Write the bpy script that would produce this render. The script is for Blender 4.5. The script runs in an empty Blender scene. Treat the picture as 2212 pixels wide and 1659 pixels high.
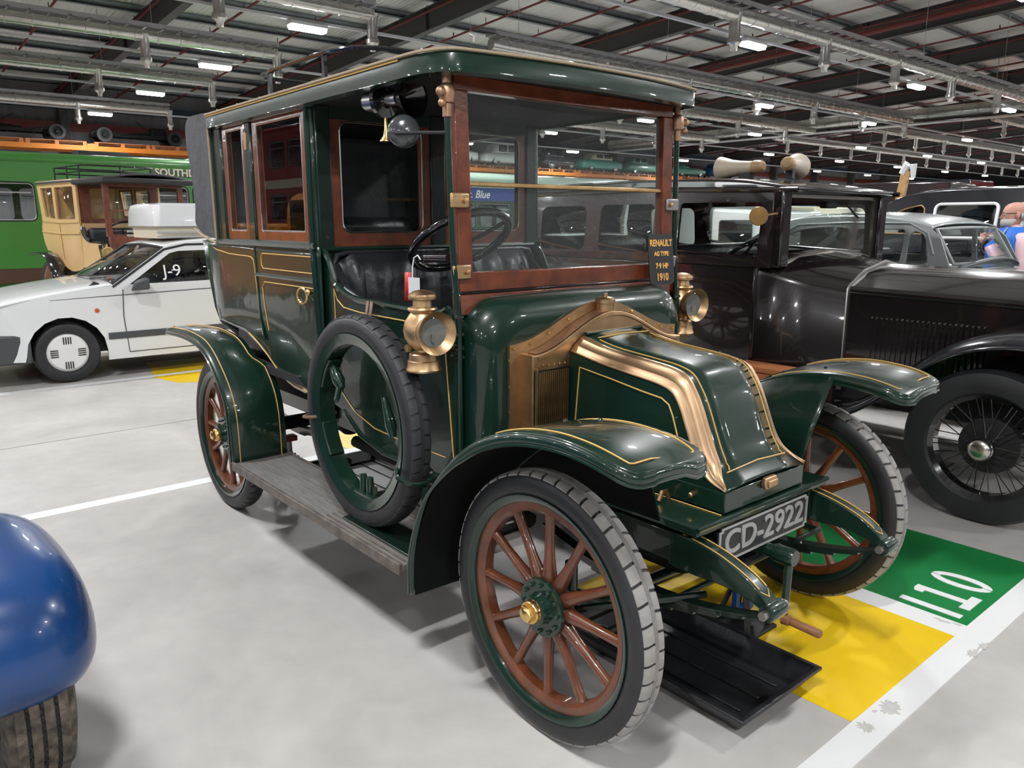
import bpy, bmesh, math, random
from mathutils import Vector, Matrix
R = math.radians; PI = math.pi
random.seed(7)
S = bpy.context.scene
C = S.collection

# ------------------------------------------------------------------ camera, world, exposure
def make_camera():
    cd = bpy.data.cameras.new('camera'); ob = bpy.data.objects.new('camera', cd); C.objects.link(ob)
    yaw, pit = R(139.763), R(-11.7635)
    d = Vector((math.cos(pit)*math.cos(yaw), math.cos(pit)*math.sin(yaw), math.sin(pit)))
    r = d.cross(Vector((0, 0, 1))).normalized(); u = r.cross(d)
    m = Matrix((r, u, -d)).transposed().to_4x4(); m.translation = Vector((1.5543, -2.175, 1.5214))
    ob.matrix_world = m
    cd.sensor_width = 36; cd.lens = 1682.29/2212*36; cd.clip_start = .05; cd.clip_end = 200
    S.camera = ob
make_camera()
w = bpy.data.worlds.new('World'); S.world = w; w.use_nodes = True
bg = w.node_tree.nodes['Background']; bg.inputs[0].default_value = (.75, .82, 1, 1); bg.inputs[1].default_value = .12
vs = S.view_settings
S.display_settings.display_device = 'sRGB'; vs.view_transform = 'Standard'; vs.look = 'None'; vs.gamma = 1; vs.exposure = 0.04; vs.use_curve_mapping = False
S.cycles.use_denoising = True
S.cycles.max_bounces = 8; S.cycles.transparent_max_bounces = 20; S.cycles.diffuse_bounces = 3; S.cycles.glossy_bounces = 4
S.cycles.use_adaptive_sampling = True; S.cycles.adaptive_threshold = .035
S.cycles.caustics_reflective = False; S.cycles.caustics_refractive = False; S.cycles.sample_clamp_indirect = 4
LAMP_W = 166.0
LAMP_Z = 5.0

# ------------------------------------------------------------------ materials
M = {}
def mat(name, col, rough=.5, metal=0, coat=0, bump=0, bscale=20, var=0, vscale=6, stretch=None, spec=.5, col2=None, detail=4, rvar=0):
    m = bpy.data.materials.new(name); m.use_nodes = True
    nt = m.node_tree; b = nt.nodes['Principled BSDF']
    b.inputs['Base Color'].default_value = (*col, 1); b.inputs['Roughness'].default_value = rough
    b.inputs['Metallic'].default_value = metal; b.inputs['Coat Weight'].default_value = coat
    b.inputs['Coat Roughness'].default_value = .04; b.inputs['Specular IOR Level'].default_value = spec
    tc = nt.nodes.new('ShaderNodeTexCoord'); mp = nt.nodes.new('ShaderNodeMapping')
    nt.links.new(tc.outputs['Object'], mp.inputs[0])
    if stretch: mp.inputs['Scale'].default_value = stretch
    if var or col2:
        n = nt.nodes.new('ShaderNodeTexNoise'); n.inputs['Scale'].default_value = vscale; n.inputs['Detail'].default_value = detail
        nt.links.new(mp.outputs[0], n.inputs['Vector'])
        rp = nt.nodes.new('ShaderNodeValToRGB'); e = rp.color_ramp.elements
        e[0].position = .3; e[1].position = .7
        if col2 is None: col2 = tuple(min(1, c*(1+var)) for c in col); c1 = tuple(c*(1-var) for c in col)
        else: c1 = col
        e[0].color = (*c1, 1); e[1].color = (*col2, 1)
        nt.links.new(n.outputs[0], rp.inputs[0]); nt.links.new(rp.outputs[0], b.inputs['Base Color'])
        if rvar:
            mr = nt.nodes.new('ShaderNodeMapRange'); mr.inputs[3].default_value = rough-rvar; mr.inputs[4].default_value = rough+rvar
            nt.links.new(n.outputs[0], mr.inputs[0]); nt.links.new(mr.outputs[0], b.inputs['Roughness'])
    if bump:
        n2 = nt.nodes.new('ShaderNodeTexNoise'); n2.inputs['Scale'].default_value = bscale; n2.inputs['Detail'].default_value = 3
        nt.links.new(mp.outputs[0], n2.inputs['Vector'])
        bp = nt.nodes.new('ShaderNodeBump'); bp.inputs['Strength'].default_value = bump; bp.inputs['Distance'].default_value = .02
        nt.links.new(n2.outputs[0], bp.inputs['Height']); nt.links.new(bp.outputs[0], b.inputs['Normal'])
        if coat: nt.links.new(bp.outputs[0], b.inputs['Coat Normal'])
    M[name] = m
    return m
mat('green', (.0045, .0225, .0138), .32, coat=1, bump=.055, bscale=9, var=.12, spec=.3)
M['green'].node_tree.nodes['Principled BSDF'].inputs['Coat IOR'].default_value = 1.4
mat('dark_green', (.0035, .014, .009), .35, coat=.6, bump=.05, bscale=14)
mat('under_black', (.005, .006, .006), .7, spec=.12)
mat('chassis_black', (.008, .009, .009), .6, spec=.2, var=.3, bump=.1)
mat('gold_line', (.62, .39, .11), .45)
mat('brass', (.51, .34, .185), .40, metal=1, var=.14, vscale=14, bump=.05, bscale=40, rvar=.08)
mat('bright_brass', (.76, .53, .21), .24, metal=1, var=.08, vscale=20)
mat('old_brass', (.50, .32, .15), .42, metal=1, var=.22, vscale=18, bump=.05, bscale=60)
mat('copper_band', (.56, .37, .22), .44, metal=1, var=.1, vscale=10)
mat('copper_top', (.42, .26, .17), .5, metal=1, var=.18, vscale=22)
mat('mahogany', (.085, .02, .009), .3, coat=.8, col2=(.19, .048, .02), vscale=5, stretch=(3, 3, 3), detail=8, bump=.05)
mat('spoke_wood', (.080, .022, .008), .32, coat=.45, col2=(.15, .044, .0155), vscale=7, stretch=(2, 2, 2), detail=6)
mat('plain_wood', (.30, .13, .05), .5, col2=(.2, .08, .03), vscale=10)
mat('board', (.13, .125, .12), .55, col2=(.2, .185, .17), vscale=5, stretch=(1.5, 14, 6), bump=.25, bscale=9, detail=8)
mat('board_edge', (.12, .10, .085), .5, var=.4, vscale=20)
mat('rubber', (.016, .017, .019), .5, var=.3, vscale=5, bump=.04, bscale=60)
mat('tread_grey', (.27, .26, .245), .8, var=.18, vscale=14, bump=.2, bscale=50)
mat('tread_dark', (.03, .031, .033), .6)
mat('leather', (.02, .022, .026), .38, var=.3, vscale=5, bump=.2, bscale=22)
mat('hood_cloth', (.055, .057, .063), .75, var=.2, vscale=6, bump=.3, bscale=18)
mat('roof_felt', (.05, .052, .055), .7, var=.2)
mat('steel', (.5, .5, .49), .3, metal=1)
mat('dull_steel', (.33, .32, .30), .45, metal=1, var=.2)
mat('nickel', (.62, .59, .53), .25, metal=1)
mat('black_gloss', (.008, .008, .009), .15, coat=1)
mat('black_matt', (.012, .012, .013), .6)
mat('black_plastic', (.014, .015, .017), .35, var=.3, vscale=9, bump=.06, bscale=80)
mat('plate_black', (.02, .021, .024), .45)
mat('plate_silver', (.42, .42, .41), .45, metal=.4)
mat('piping', (.32, .25, .16), .7)
mat('enamel_grey', (.045, .05, .055), .2, coat=.6)
mat('red', (.55, .02, .015), .45)
mat('orange_red', (.75, .07, .03), .5)
mat('white', (.75, .75, .74), .4)
mat('paper', (.62, .63, .64), .6)
mat('sign_black', (.012, .012, .012), .5)
mat('sign_gold', (.80, .42, .10), .5)
mat('blue_plastic', (.01, .07, .28), .35)
mat('red_metal', (.14, .02, .012), .5)
mat('leather_tan', (.16, .09, .05), .55)
mat('maroon', (.0085, .004, .0055), .22, coat=1, bump=.025, bscale=6)
mat('navy_black', (.0045, .006, .010), .2, coat=1)
mat('car_grey', (.27, .30, .295), .3, coat=.8)
mat('car_white', (.70, .715, .72), .3, coat=.9)
mat('trim_grey', (.055, .06, .065), .5)
mat('cream', (.62, .42, .19), .35, coat=.6)
mat('bus_green', (.035, .165, .022), .4, coat=.4, var=.08, vscale=.7)
mat('bus_green_dark', (.022, .06, .024), .4, coat=.4)
mat('bus_pale', (.38, .47, .40), .35, coat=.5)
mat('bus_blue', (.02, .045, .22), .4, coat=.4)
mat('bus_cream', (.6, .55, .42), .4)
mat('bus_skirt', (.06, .025, .012), .5)
mat('bus_red', (.36, .012, .012), .35, coat=.7)
mat('vehicle_orange', (.62, .22, .018), .35, coat=.7)
mat('teal', (.02, .24, .19), .35, coat=.6)
mat('old_green', (.03, .15, .10), .4, coat=.4)
mat('tractor_blue', (.015, .08, .22), .4, coat=.3)
mat('fender_blue', (.006, .045, .165), .28, coat=.35, bump=.03, bscale=7, var=.14, vscale=5, rvar=.05)
mat('old_tread', (.035, .03, .025), .75, col2=(.16, .13, .10), vscale=30, bump=.3, bscale=60)
mat('rack_orange', (.55, .17, .012), .45)
mat('rack_blue', (.012, .035, .06), .45)
mat('pallet', (.42, .15, .05), .6)
mat('wall_grey', (.16, .16, .17), .6)
mat('wall_dark', (.05, .05, .055), .7)
mat('lamp_inside', (.17, .17, .16), .35)
mat('rafter', (.058, .056, .05), .6)
mat('purlin', (.20, .215, .23), .45, metal=.3)
mat('pipe_red', (.13, .018, .014), .5)
mat('duct', (.62, .60, .56), .28, metal=.85, bump=.25, bscale=9, var=.1)
mat('galv', (.5, .5, .5), .4, metal=.5)
mat('trunk_white', (.62, .63, .64), .4)
mat('fitting_white', (.72, .72, .71), .45)
mat('line_white', (.74, .745, .74), .45)
mat('paint_yellow', (.83, .55, .012), .28, var=.06, vscale=2)
mat('paint_green', (.012, .20, .05), .28, var=.08, vscale=3)
mat('paint_wear', (.50, .49, .47), .6, var=.1, vscale=30)
mat('skin', (.50, .26, .19), .5)
mat('hair_grey', (.36, .34, .32), .7)
mat('hi_vis_blue', (.012, .12, .50), .6)
mat('reflective', (.35, .36, .38), .4)
mat('pink_shirt', (.74, .50, .53), .7)
mat('jean', (.02, .03, .06), .8)
mat('tan_horn', (.47, .40, .31), .45, var=.08)
mat('tan_horn_dark', (.34, .22, .10), .45)
mat('mirror_brass', (.33, .19, .06), .35, metal=.5)
mat('grey_seat', (.12, .12, .13), .8)
mat('dark_interior', (.012, .012, .013), .8)
mat('amber', (.5, .09, .01), .3)
mat('headliner', (.014, .013, .012), .8)

def ceiling_mat():
    m = mat('ceiling_sheet', (.66, .645, .62), .55, var=.06, vscale=.6)
    nt = m.node_tree; b = nt.nodes['Principled BSDF']
    tc = nt.nodes.new('ShaderNodeTexCoord'); wv = nt.nodes.new('ShaderNodeTexWave')
    wv.wave_type = 'BANDS'; wv.bands_direction = 'Y'; wv.inputs['Scale'].default_value = 2.4; wv.wave_profile = 'SIN'
    nt.links.new(tc.outputs['Object'], wv.inputs['Vector'])
    bp = nt.nodes.new('ShaderNodeBump'); bp.inputs['Strength'].default_value = .6; bp.inputs['Distance'].default_value = .03
    nt.links.new(wv.outputs['Fac'], bp.inputs['Height']); nt.links.new(bp.outputs[0], b.inputs['Normal'])
ceiling_mat()
def wall_mat():
    m = M['wall_grey']; nt = m.node_tree; b = nt.nodes['Principled BSDF']
    tc = nt.nodes.new('ShaderNodeTexCoord'); wv = nt.nodes.new('ShaderNodeTexWave'); wv.bands_direction = 'Y'
    wv.inputs['Scale'].default_value = 1.0
    nt.links.new(tc.outputs['Object'], wv.inputs['Vector'])
    bp = nt.nodes.new('ShaderNodeBump'); bp.inputs['Strength'].default_value = .5; bp.inputs['Distance'].default_value = .04
    nt.links.new(wv.outputs['Fac'], bp.inputs['Height']); nt.links.new(bp.outputs[0], b.inputs['Normal'])
wall_mat()
def floor_mat():
    m = bpy.data.materials.new('concrete'); m.use_nodes = True; nt = m.node_tree; b = nt.nodes['Principled BSDF']
    tc = nt.nodes.new('ShaderNodeTexCoord')
    n1 = nt.nodes.new('ShaderNodeTexNoise'); n1.inputs['Scale'].default_value = 1.1; n1.inputs['Detail'].default_value = 9; n1.inputs['Roughness'].default_value = .62
    n1.inputs['Distortion'].default_value = .6
    n2 = nt.nodes.new('ShaderNodeTexNoise'); n2.inputs['Scale'].default_value = 9; n2.inputs['Detail'].default_value = 6
    mx = nt.nodes.new('ShaderNodeMath'); mx.operation = 'MULTIPLY_ADD'; mx.inputs[1].default_value = .3
    rp = nt.nodes.new('ShaderNodeValToRGB'); e = rp.color_ramp.elements
    e[0].position = .40; e[0].color = (.385, .372, .352, 1); e[1].position = .90; e[1].color = (.56, .54, .512, 1)
    for n in (n1, n2): nt.links.new(tc.outputs['Object'], n.inputs['Vector'])
    nt.links.new(n2.outputs[0], mx.inputs[0]); nt.links.new(n1.outputs[0], mx.inputs[2]); nt.links.new(mx.outputs[0], rp.inputs[0])
    nt.links.new(rp.outputs[0], b.inputs['Base Color'])
    b.inputs['Roughness'].default_value = .42; b.inputs['Specular IOR Level'].default_value = .35
    M['concrete'] = m
floor_mat()
def glass_mat(name, tint=(.96, .98, .97), ior=1.5, haze=0.0):
    m = bpy.data.materials.new(name); m.use_nodes = True; nt = m.node_tree; nt.nodes.clear()
    o = nt.nodes.new('ShaderNodeOutputMaterial'); t = nt.nodes.new('ShaderNodeBsdfTransparent'); t.inputs[0].default_value = (*tint, 1)
    g = nt.nodes.new('ShaderNodeBsdfGlossy'); g.inputs['Roughness'].default_value = .01; g.inputs[0].default_value = (1, 1, 1, 1)
    f = nt.nodes.new('ShaderNodeFresnel'); f.inputs[0].default_value = ior
    ge = nt.nodes.new('ShaderNodeNewGeometry'); bf = nt.nodes.new('ShaderNodeMath'); bf.operation = 'SUBTRACT'; bf.inputs[0].default_value = 1
    nt.links.new(ge.outputs['Backfacing'], bf.inputs[1]); ml = nt.nodes.new('ShaderNodeMath'); ml.operation = 'MULTIPLY'
    nt.links.new(f.outputs[0], ml.inputs[0]); nt.links.new(bf.outputs[0], ml.inputs[1])
    x = nt.nodes.new('ShaderNodeMixShader'); nt.links.new(ml.outputs[0], x.inputs[0]); nt.links.new(t.outputs[0], x.inputs[1]); nt.links.new(g.outputs[0], x.inputs[2])
    last = x
    if haze:
        df = nt.nodes.new('ShaderNodeBsdfDiffuse'); df.inputs[0].default_value = (.6, .62, .62, 1)
        x2 = nt.nodes.new('ShaderNodeMixShader'); x2.inputs[0].default_value = haze
        nt.links.new(x.outputs[0], x2.inputs[1]); nt.links.new(df.outputs[0], x2.inputs[2]); last = x2
    nt.links.new(last.outputs[0], o.inputs[0]); M[name] = m
glass_mat('glass'); glass_mat('old_glass', (.93, .96, .95), 1.6, .035); glass_mat('dark_glass', (.35, .38, .38), 1.6)
def emit_mat(name, col, s):
    m = bpy.data.materials.new(name); m.use_nodes = True; nt = m.node_tree; nt.nodes.clear()
    o = nt.nodes.new('ShaderNodeOutputMaterial'); e = nt.nodes.new('ShaderNodeEmission'); e.inputs[0].default_value = (*col, 1); e.inputs[1].default_value = s
    nt.links.new(e.outputs[0], o.inputs[0]); M[name] = m
emit_mat('lamp_glow', (.93, .97, 1), 22); M['lamp_glow'].cycles.emission_sampling = 'NONE'

# ------------------------------------------------------------------ mesh helpers
class MB:
    def __init__(s): s.v = []; s.f = []
    def add(s, vs, fs):
        o = len(s.v); s.v += [tuple(v) for v in vs]; s.f += [tuple(i+o for i in f) for f in fs]; return s
    def box(s, x0, x1, y0, y1, z0, z1):
        return s.add([(x, y, z) for x in (x0, x1) for y in (y0, y1) for z in (z0, z1)],
                     [(0, 1, 3, 2), (4, 6, 7, 5), (0, 4, 5, 1), (2, 3, 7, 6), (0, 2, 6, 4), (1, 5, 7, 3)])
    def obox(s, c, sz, m=None):
        m = m or Matrix.Identity(3); c = Vector(c); h = [k/2 for k in sz]
        vs = [c + m @ Vector((x*h[0], y*h[1], z*h[2])) for x in (-1, 1) for y in (-1, 1) for z in (-1, 1)]
        return s.add(vs, [(0, 1, 3, 2), (4, 6, 7, 5), (0, 4, 5, 1), (2, 3, 7, 6), (0, 2, 6, 4), (1, 5, 7, 3)])
    def bar(s, a, b, w, h, up=(0, 0, 1)):
        a = Vector(a); b = Vector(b); d = (b-a); L = d.length; d.normalize(); up = Vector(up)
        if abs(d.dot(up)) > .98: up = Vector((1, 0, 0))
        r = d.cross(up).normalized(); u = r.cross(d)
        return s.obox((a+b)/2, (L, w, h), Matrix((d, r, u)).transposed())
    def pt(s, ax, p, h):
        return {'x': (h, p[0], p[1]), 'y': (p[0], h, p[1]), 'z': (p[0], p[1], h)}[ax]
    def prism(s, pts, ax, a, b):
        n = len(pts)
        return s.add([s.pt(ax, p, a) for p in pts]+[s.pt(ax, p, b) for p in pts],
                     [tuple(range(n)), tuple(range(2*n-1, n-1, -1))]+[(i, (i+1) % n, n+(i+1) % n, n+i) for i in range(n)])
    def frame(s, outer, inner, ax, a, b):
        n = len(outer); vs = [s.pt(ax, p, h) for h in (a, b) for l in (outer, inner) for p in l]; fs = []
        for i in range(n):
            j = (i+1) % n
            fs += [(i, j, n+j, n+i), (2*n+i, 3*n+i, 3*n+j, 2*n+j), (i, 2*n+i, 2*n+j, j), (n+i, n+j, 3*n+j, 3*n+i)]
        return s.add(vs, fs)
    def loft(s, rings, close=True, caps=True, loop=False):
        n = len(rings[0]); vs = [p for r in rings for p in r]; fs = []; m = len(rings)
        for k in range(m if loop else m-1):
            k2 = (k+1) % m
            for i in range(n if close else n-1):
                j = (i+1) % n; fs.append((k*n+i, k*n+j, k2*n+j, k2*n+i))
        if close and caps and not loop: fs += [tuple(range(n)), tuple(range(m*n-1, (m-1)*n-1, -1))]
        return s.add(vs, fs)
    def tube(s, path, r, n=8, closed=False, flat=1.0, up=None):
        P = [Vector(p) for p in path]; m = len(P); rr = r if isinstance(r, (list, tuple)) else [r]*m
        rings = []; prev = None
        for i in range(m):
            if closed: d = P[(i+1) % m]-P[i-1]
            else: d = P[min(i+1, m-1)]-P[max(i-1, 0)]
            d.normalize()
            if up is not None: ref = Vector(up)
            elif prev is None: ref = Vector((0, 0, 1)) if abs(d.z) < .9 else Vector((1, 0, 0))
            else: ref = prev
            a = ref - d*ref.dot(d)
            if a.length < 1e-6: a = d.orthogonal()
            a.normalize(); prev = a; b = d.cross(a)
            rings.append([P[i]+(a*math.cos(2*PI*k/n)*flat+b*math.sin(2*PI*k/n))*rr[i] for k in range(n)])
        return s.loft(rings, True, True, closed)
    def lathe(s, prof, o=(0, 0, 0), ax='y', n=24, close_ends=True):
        o = Vector(o); rings = []
        A = {'x': (Vector((0, 1, 0)), Vector((0, 0, 1)), Vector((1, 0, 0))), 'y': (Vector((1, 0, 0)), Vector((0, 0, 1)), Vector((0, 1, 0))),
             'z': (Vector((1, 0, 0)), Vector((0, 1, 0)), Vector((0, 0, 1)))}[ax] if isinstance(ax, str) else ax
        for r, h in prof: rings.append([o+A[2]*h+(A[0]*math.cos(2*PI*k/n)+A[1]*math.sin(2*PI*k/n))*max(r, 1e-4) for k in range(n)])
        return s.loft(rings, True, close_ends)
    def ring(s, prof, o=(0, 0, 0), ax='y', n=48):
        return s.lathe(list(prof)+[prof[0]], o, ax, n, False)
    def sph(s, c, r, n=12, sc=(1, 1, 1)):
        rings = []
        for i in range(n//2+1):
            t = PI*i/(n//2); q = max(math.sin(t), 1e-3)
            rings.append([(c[0]+r*sc[0]*q*math.cos(2*PI*k/n), c[1]+r*sc[1]*q*math.sin(2*PI*k/n), c[2]-r*sc[2]*math.cos(t)) for k in range(n)])
        return s.loft(rings)
    def build(s, name, m=None, parent=None, bevel=0, seg=2, ang=38, solid=0, loc=None, smooth=True, sub=0):
        me = bpy.data.meshes.new(name); me.from_pydata(s.v, [], s.f)
        bm = bmesh.new(); bm.from_mesh(me)
        bmesh.ops.remove_doubles(bm, verts=bm.verts, dist=1e-5)
        bmesh.ops.recalc_face_normals(bm, faces=bm.faces)
        if smooth:
            for f in bm.faces: f.smooth = True
            for e in bm.edges:
                if len(e.link_faces) == 2 and e.calc_face_angle(0) > R(ang): e.smooth = False
        bm.to_mesh(me); bm.free()
        if m: me.materials.append(M[m])
        o = bpy.data.objects.new(name, me); C.objects.link(o)
        if parent: o.parent = parent
        if loc: o.location = loc
        if solid:
            d = o.modifiers.new('s', 'SOLIDIFY'); d.thickness = solid; d.offset = 0
        if bevel:
            d = o.modifiers.new('b', 'BEVEL'); d.width = bevel; d.segments = seg; d.limit_method = 'ANGLE'; d.angle_limit = R(40); d.harden_normals = False
        if sub:
            d = o.modifiers.new('u', 'SUBSURF'); d.levels = d.render_levels = sub
        return o
def box(name, m, parent, *a, bevel=0): return MB().box(*a).build(name, m, parent, bevel)
def thing(name, label, cat, loc=(0, 0, 0), rz=0, group=None):
    o = bpy.data.objects.new(name, None); C.objects.link(o); o.empty_display_size = .1
    o.location = loc; o.rotation_euler = (0, 0, rz)
    return tag(o, label, cat, group)
def tag(o, label, cat, group=None):
    o['label'] = label; o['category'] = cat
    if group: o['group'] = group
    return o
def struct(o, label=None):
    o['kind'] = 'structure'
    if label: o['label'] = label
    return o
def copy_tree(o, parent=None):
    c = o.copy(); C.objects.link(c); c.parent = parent
    for ch in list(o.children): copy_tree(ch, c)
    return c
def inst(src, name, parent, loc=(0, 0, 0), rot=(0, 0, 0), scale=None):
    o = bpy.data.objects.new(name, src.data); C.objects.link(o); o.parent = parent; o.location = loc; o.rotation_euler = rot
    if scale: o.scale = scale
    return o
def text(name, body, size, m, parent, o, xd, yd, extrude=.002, sx=1, bold=0, shear=0):
    cu = bpy.data.curves.new('t', 'FONT'); cu.body = body; cu.size = size; cu.align_x = 'CENTER'; cu.align_y = 'CENTER'
    cu.extrude = extrude; cu.offset = bold; cu.shear = shear; cu.resolution_u = 4
    ob = bpy.data.objects.new('t', cu); C.objects.link(ob)
    dg = bpy.context.evaluated_depsgraph_get(); me = bpy.data.meshes.new_from_object(ob.evaluated_get(dg))
    bpy.data.objects.remove(ob); bpy.data.curves.remove(cu)
    xd = Vector(xd).normalized(); yd = Vector(yd).normalized(); zd = xd.cross(yd)
    mt = Matrix((xd*sx, yd, zd)).transposed().to_4x4(); mt.translation = Vector(o); me.transform(mt)
    me.name = name; me.materials.clear(); me.materials.append(M[m])
    q = bpy.data.objects.new(name, me); C.objects.link(q); q.parent = parent
    return q
def rrect(x0, x1, z0, z1, r, n=4):
    out = []
    for cx, cz, a in ((x1-r, z1-r, 0), (x0+r, z1-r, 90), (x0+r, z0+r, 180), (x1-r, z0+r, 270)):
        for k in range(n+1):
            t = R(a+90*k/n); out.append((cx+r*math.cos(t), cz+r*math.sin(t)))
    return out
def off2(pts, d):
    out = []
    for i in range(len(pts)):
        a = Vector(pts[max(i-1, 0)]); b = Vector(pts[min(i+1, len(pts)-1)]); t = (b-a).normalized(); out.append((pts[i][0]-t.y*d, pts[i][1]+t.x*d))
    return out
def smooth(pts, k=4):
    P = [Vector(p) for p in pts]; out = []
    for i in range(len(P)-1):
        p0 = P[max(i-1, 0)]; p1 = P[i]; p2 = P[i+1]; p3 = P[min(i+2, len(P)-1)]
        for j in range(k):
            t = j/k; out.append(tuple(.5*((2*p1)+(p2-p0)*t+(2*p0-5*p1+4*p2-p3)*t*t+(3*p1-p0-3*p2+p3)*t**3)))
    out.append(tuple(P[-1])); return out
def lerp(a, b, t): return a+(b-a)*t
def interp(tab, x):
    if x <= tab[0][0]: return tab[0][1]
    for (a, u), (b, v) in zip(tab, tab[1:]):
        if x <= b: return u+(v-u)*(x-a)/(b-a)
    return tab[-1][1]
def circle(c, r, n, ax='y'):
    A = {'x': ((0, 1, 0), (0, 0, 1)), 'y': ((1, 0, 0), (0, 0, 1)), 'z': ((1, 0, 0), (0, 1, 0))}[ax] if isinstance(ax, str) else ax
    return [tuple(Vector(c)+r*(Vector(A[0])*math.cos(2*PI*k/n)+Vector(A[1])*math.sin(2*PI*k/n))) for k in range(n)]
# ------------------------------------------------------------------ the building
X0, X1, Y0, Y1 = -31.5, 16.0, -24.0, 82.0
def zroof(x): return 7.02+.055*(x+19)        # underside of the roof sheet
def build_shell():
    fl = struct(MB().box(X0, X1, Y0, Y1, -.12, 0).build('floor', 'concrete'))
    def mark(name, m, x0, x1, y0, y1, z=.0022): return struct(MB().box(x0, x1, y0, y1, -.002, z).build(name, m, fl))
    mark('aisle_line', 'line_white', .592, .694, -12, 30)
    mark('bay_line', 'line_white', -3.085, -2.985, -12, 10); mark('bay_line', 'line_white', -6.70, -6.60, -12, 10)
    mark('bay_line', 'line_white', -3.0, .592, .812, .928)
    mark('bay_panel', 'paint_yellow', -.62, .592, .022, .812, .0018); mark('bay_panel', 'paint_green', -.75, .592, .928, 1.745, .0018)
    mark('bay_panel', 'paint_yellow', -3.5, -3.085, .28, 1.2, .0018)
    MB().prism([(-6.15, .12), (-6.6, .02), (-7.08, .14), (-7.5, .2), (-7.5, 1.6), (-6.05, 1.6), (-6.05, .3)], 'z', -.002, .0018).build('bay_panel', 'paint_yellow', fl)
    # bay number, reading across the bay
    xd = (0, 1, 0)
    for ch, y, sx in (('I', .985, .75), ('1', 1.13, 1.0), ('0', 1.32, .86)):
        if ch == 'I': MB().box(.318, .552, .965, 1.003, 0, .0034).build('bay_digit', 'line_white', fl)
        elif ch == '1':
            b = MB(); b.prism([(.318, 1.150), (.318, 1.112), (.330, 1.085), (.362, 1.085), (.362, 1.112), (.512, 1.112), (.512, 1.062), (.552, 1.062), (.552, 1.200), (.512, 1.200), (.512, 1.150)], 'z', 0, .0034)
            b.build('bay_digit', 'line_white', fl)
        else:
            b = MB()
            for a0, a1 in ((4, 176), (184, 356)):
                o = []; i = []
                for k in range(15):
                    t = R(lerp(a0, a1, k/14)); o.append((.428+.121*math.cos(t), 1.315+.066*math.sin(t))); i.append((.428+.086*math.cos(t), 1.315+.028*math.sin(t)))
                b.prism(o+i[::-1], 'z', 0, .0034)
            b.build('bay_digit', 'line_white', fl)
    # worn patches in the white paint
    for (x, y, rx, ry) in ((.634, .03, .03, .035), (.636, .185, .036, .05), (.613, .128, .008, .012), (.684, .73, .02, .05), (.688, .82, .018, .04), (.513, .898, .03, .012), (.563, .912, .02, .008)):
        pts = [(x+rx*q*math.cos(2*PI*k/34), y+ry*q*math.sin(2*PI*k/34)) for k in range(34) for q in [.45+.65*random.random()]]
        MB().prism(pts, 'z', 0, .0029).build('worn_patch', 'paint_wear', fl)
    # saw-cut floor joints
    for x in (-4.6, -9.4): MB().box(x, x+.006, -12, 30, -.002, .0012).build('floor_joint', 'dull_steel', fl)
    # walls
    zw = zroof(X0)+.3
    struct(MB().box(X0-.2, X0, Y0, Y1, 0, zw).build('wall_back', 'wall_grey'))
    struct(MB().box(X0, X1, Y1, Y1+.2, 0, 9.5).build('wall_right', 'wall_dark'))
    struct(MB().box(X0, X1, Y0-.2, Y0, 0, 9.5).build('wall_left', 'wall_dark'))
    struct(MB().box(X1, X1+.2, Y0, Y1, 0, 9.5).build('wall_front', 'wall_dark'))
    c = MB(); c.add([(X0, Y0, zroof(X0)), (X1, Y0, zroof(X1)), (X1, Y1, zroof(X1)), (X0, Y1, zroof(X0)), (X0, Y0, zroof(X0)+.1), (X1, Y0, zroof(X1)+.1), (X1, Y1, zroof(X1)+.1), (X0, Y1, zroof(X0)+.1)],
                    [(0, 1, 2, 3), (4, 7, 6, 5), (0, 4, 5, 1), (1, 5, 6, 2), (2, 6, 7, 3), (3, 7, 4, 0)])
    ce = struct(c.build('ceiling', 'ceiling_sheet'))
    # purlins along y
    p0 = None; x = -30.6
    while x < 10:
        z = zroof(x)
        if p0 is None:
            p0 = MB().box(-.035, .035, Y0, Y1, -.2, -.01).box(.035, .09, Y0, Y1, -.2, -.19).build('purlin', 'purlin', ce, loc=(x, 0, z))
        else: inst(p0, 'purlin', ce, (x, 0, z))
        x += 1.62
    # rafters along x, welded I sections
    sl = math.atan(.055); r0 = None; y = 4.45-5.8*4
    while y < Y1:
        if r0 is None:
            L = (X1-X0)/math.cos(sl); b = MB(); b.box(0, L, -.11, .11, -.78, -.755); b.box(0, L, -.11, .11, -.225, -.2); b.box(0, L, -.012, .012, -.755, -.225)
            q = 3.0
            while q < L: b.box(q, q+.012, -.1, .1, -.755, -.225); q += 6
            r0 = b.build('rafter', 'rafter', ce, loc=(X0, y, zroof(X0))); r0.rotation_euler = (0, -sl, 0)
        else: inst(r0, 'rafter', ce, (X0, y, zroof(X0)), (0, -sl, 0))
        y += 5.8
    # red sprinkler pipes along x
    q0 = None; y = -15.0
    while y < Y1-1:
        if q0 is None:
            L = (X1-X0)/math.cos(sl); b = MB().tube([(0, 0, 0), (L, 0, 0)], .03, 8)
            q = .8
            while q < L: b.tube([(q, 0, 0), (q, 0, .16)], .012, 5); b.tube([(q+.9, 0, 0), (q+.9, 0, .12)], .02, 5); q += 2.4
            q0 = b.build('sprinkler_pipe', 'pipe_red', ce, loc=(X0, y, zroof(X0)-.36)); q0.rotation_euler = (0, -sl, 0)
        else: inst(q0, 'sprinkler_pipe', ce, (X0, y, zroof(X0)-.36), (0, -sl, 0))
        y += 1.93
    b = MB().tube([(0, 0, 0), ((X1-X0)/math.cos(sl), 0, 0)], .085, 10)
    m0 = b.build('sprinkler_main', 'pipe_red', ce, loc=(X0, 20.2, zroof(X0)-.9)); m0.rotation_euler = (0, -sl, 0)
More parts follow.
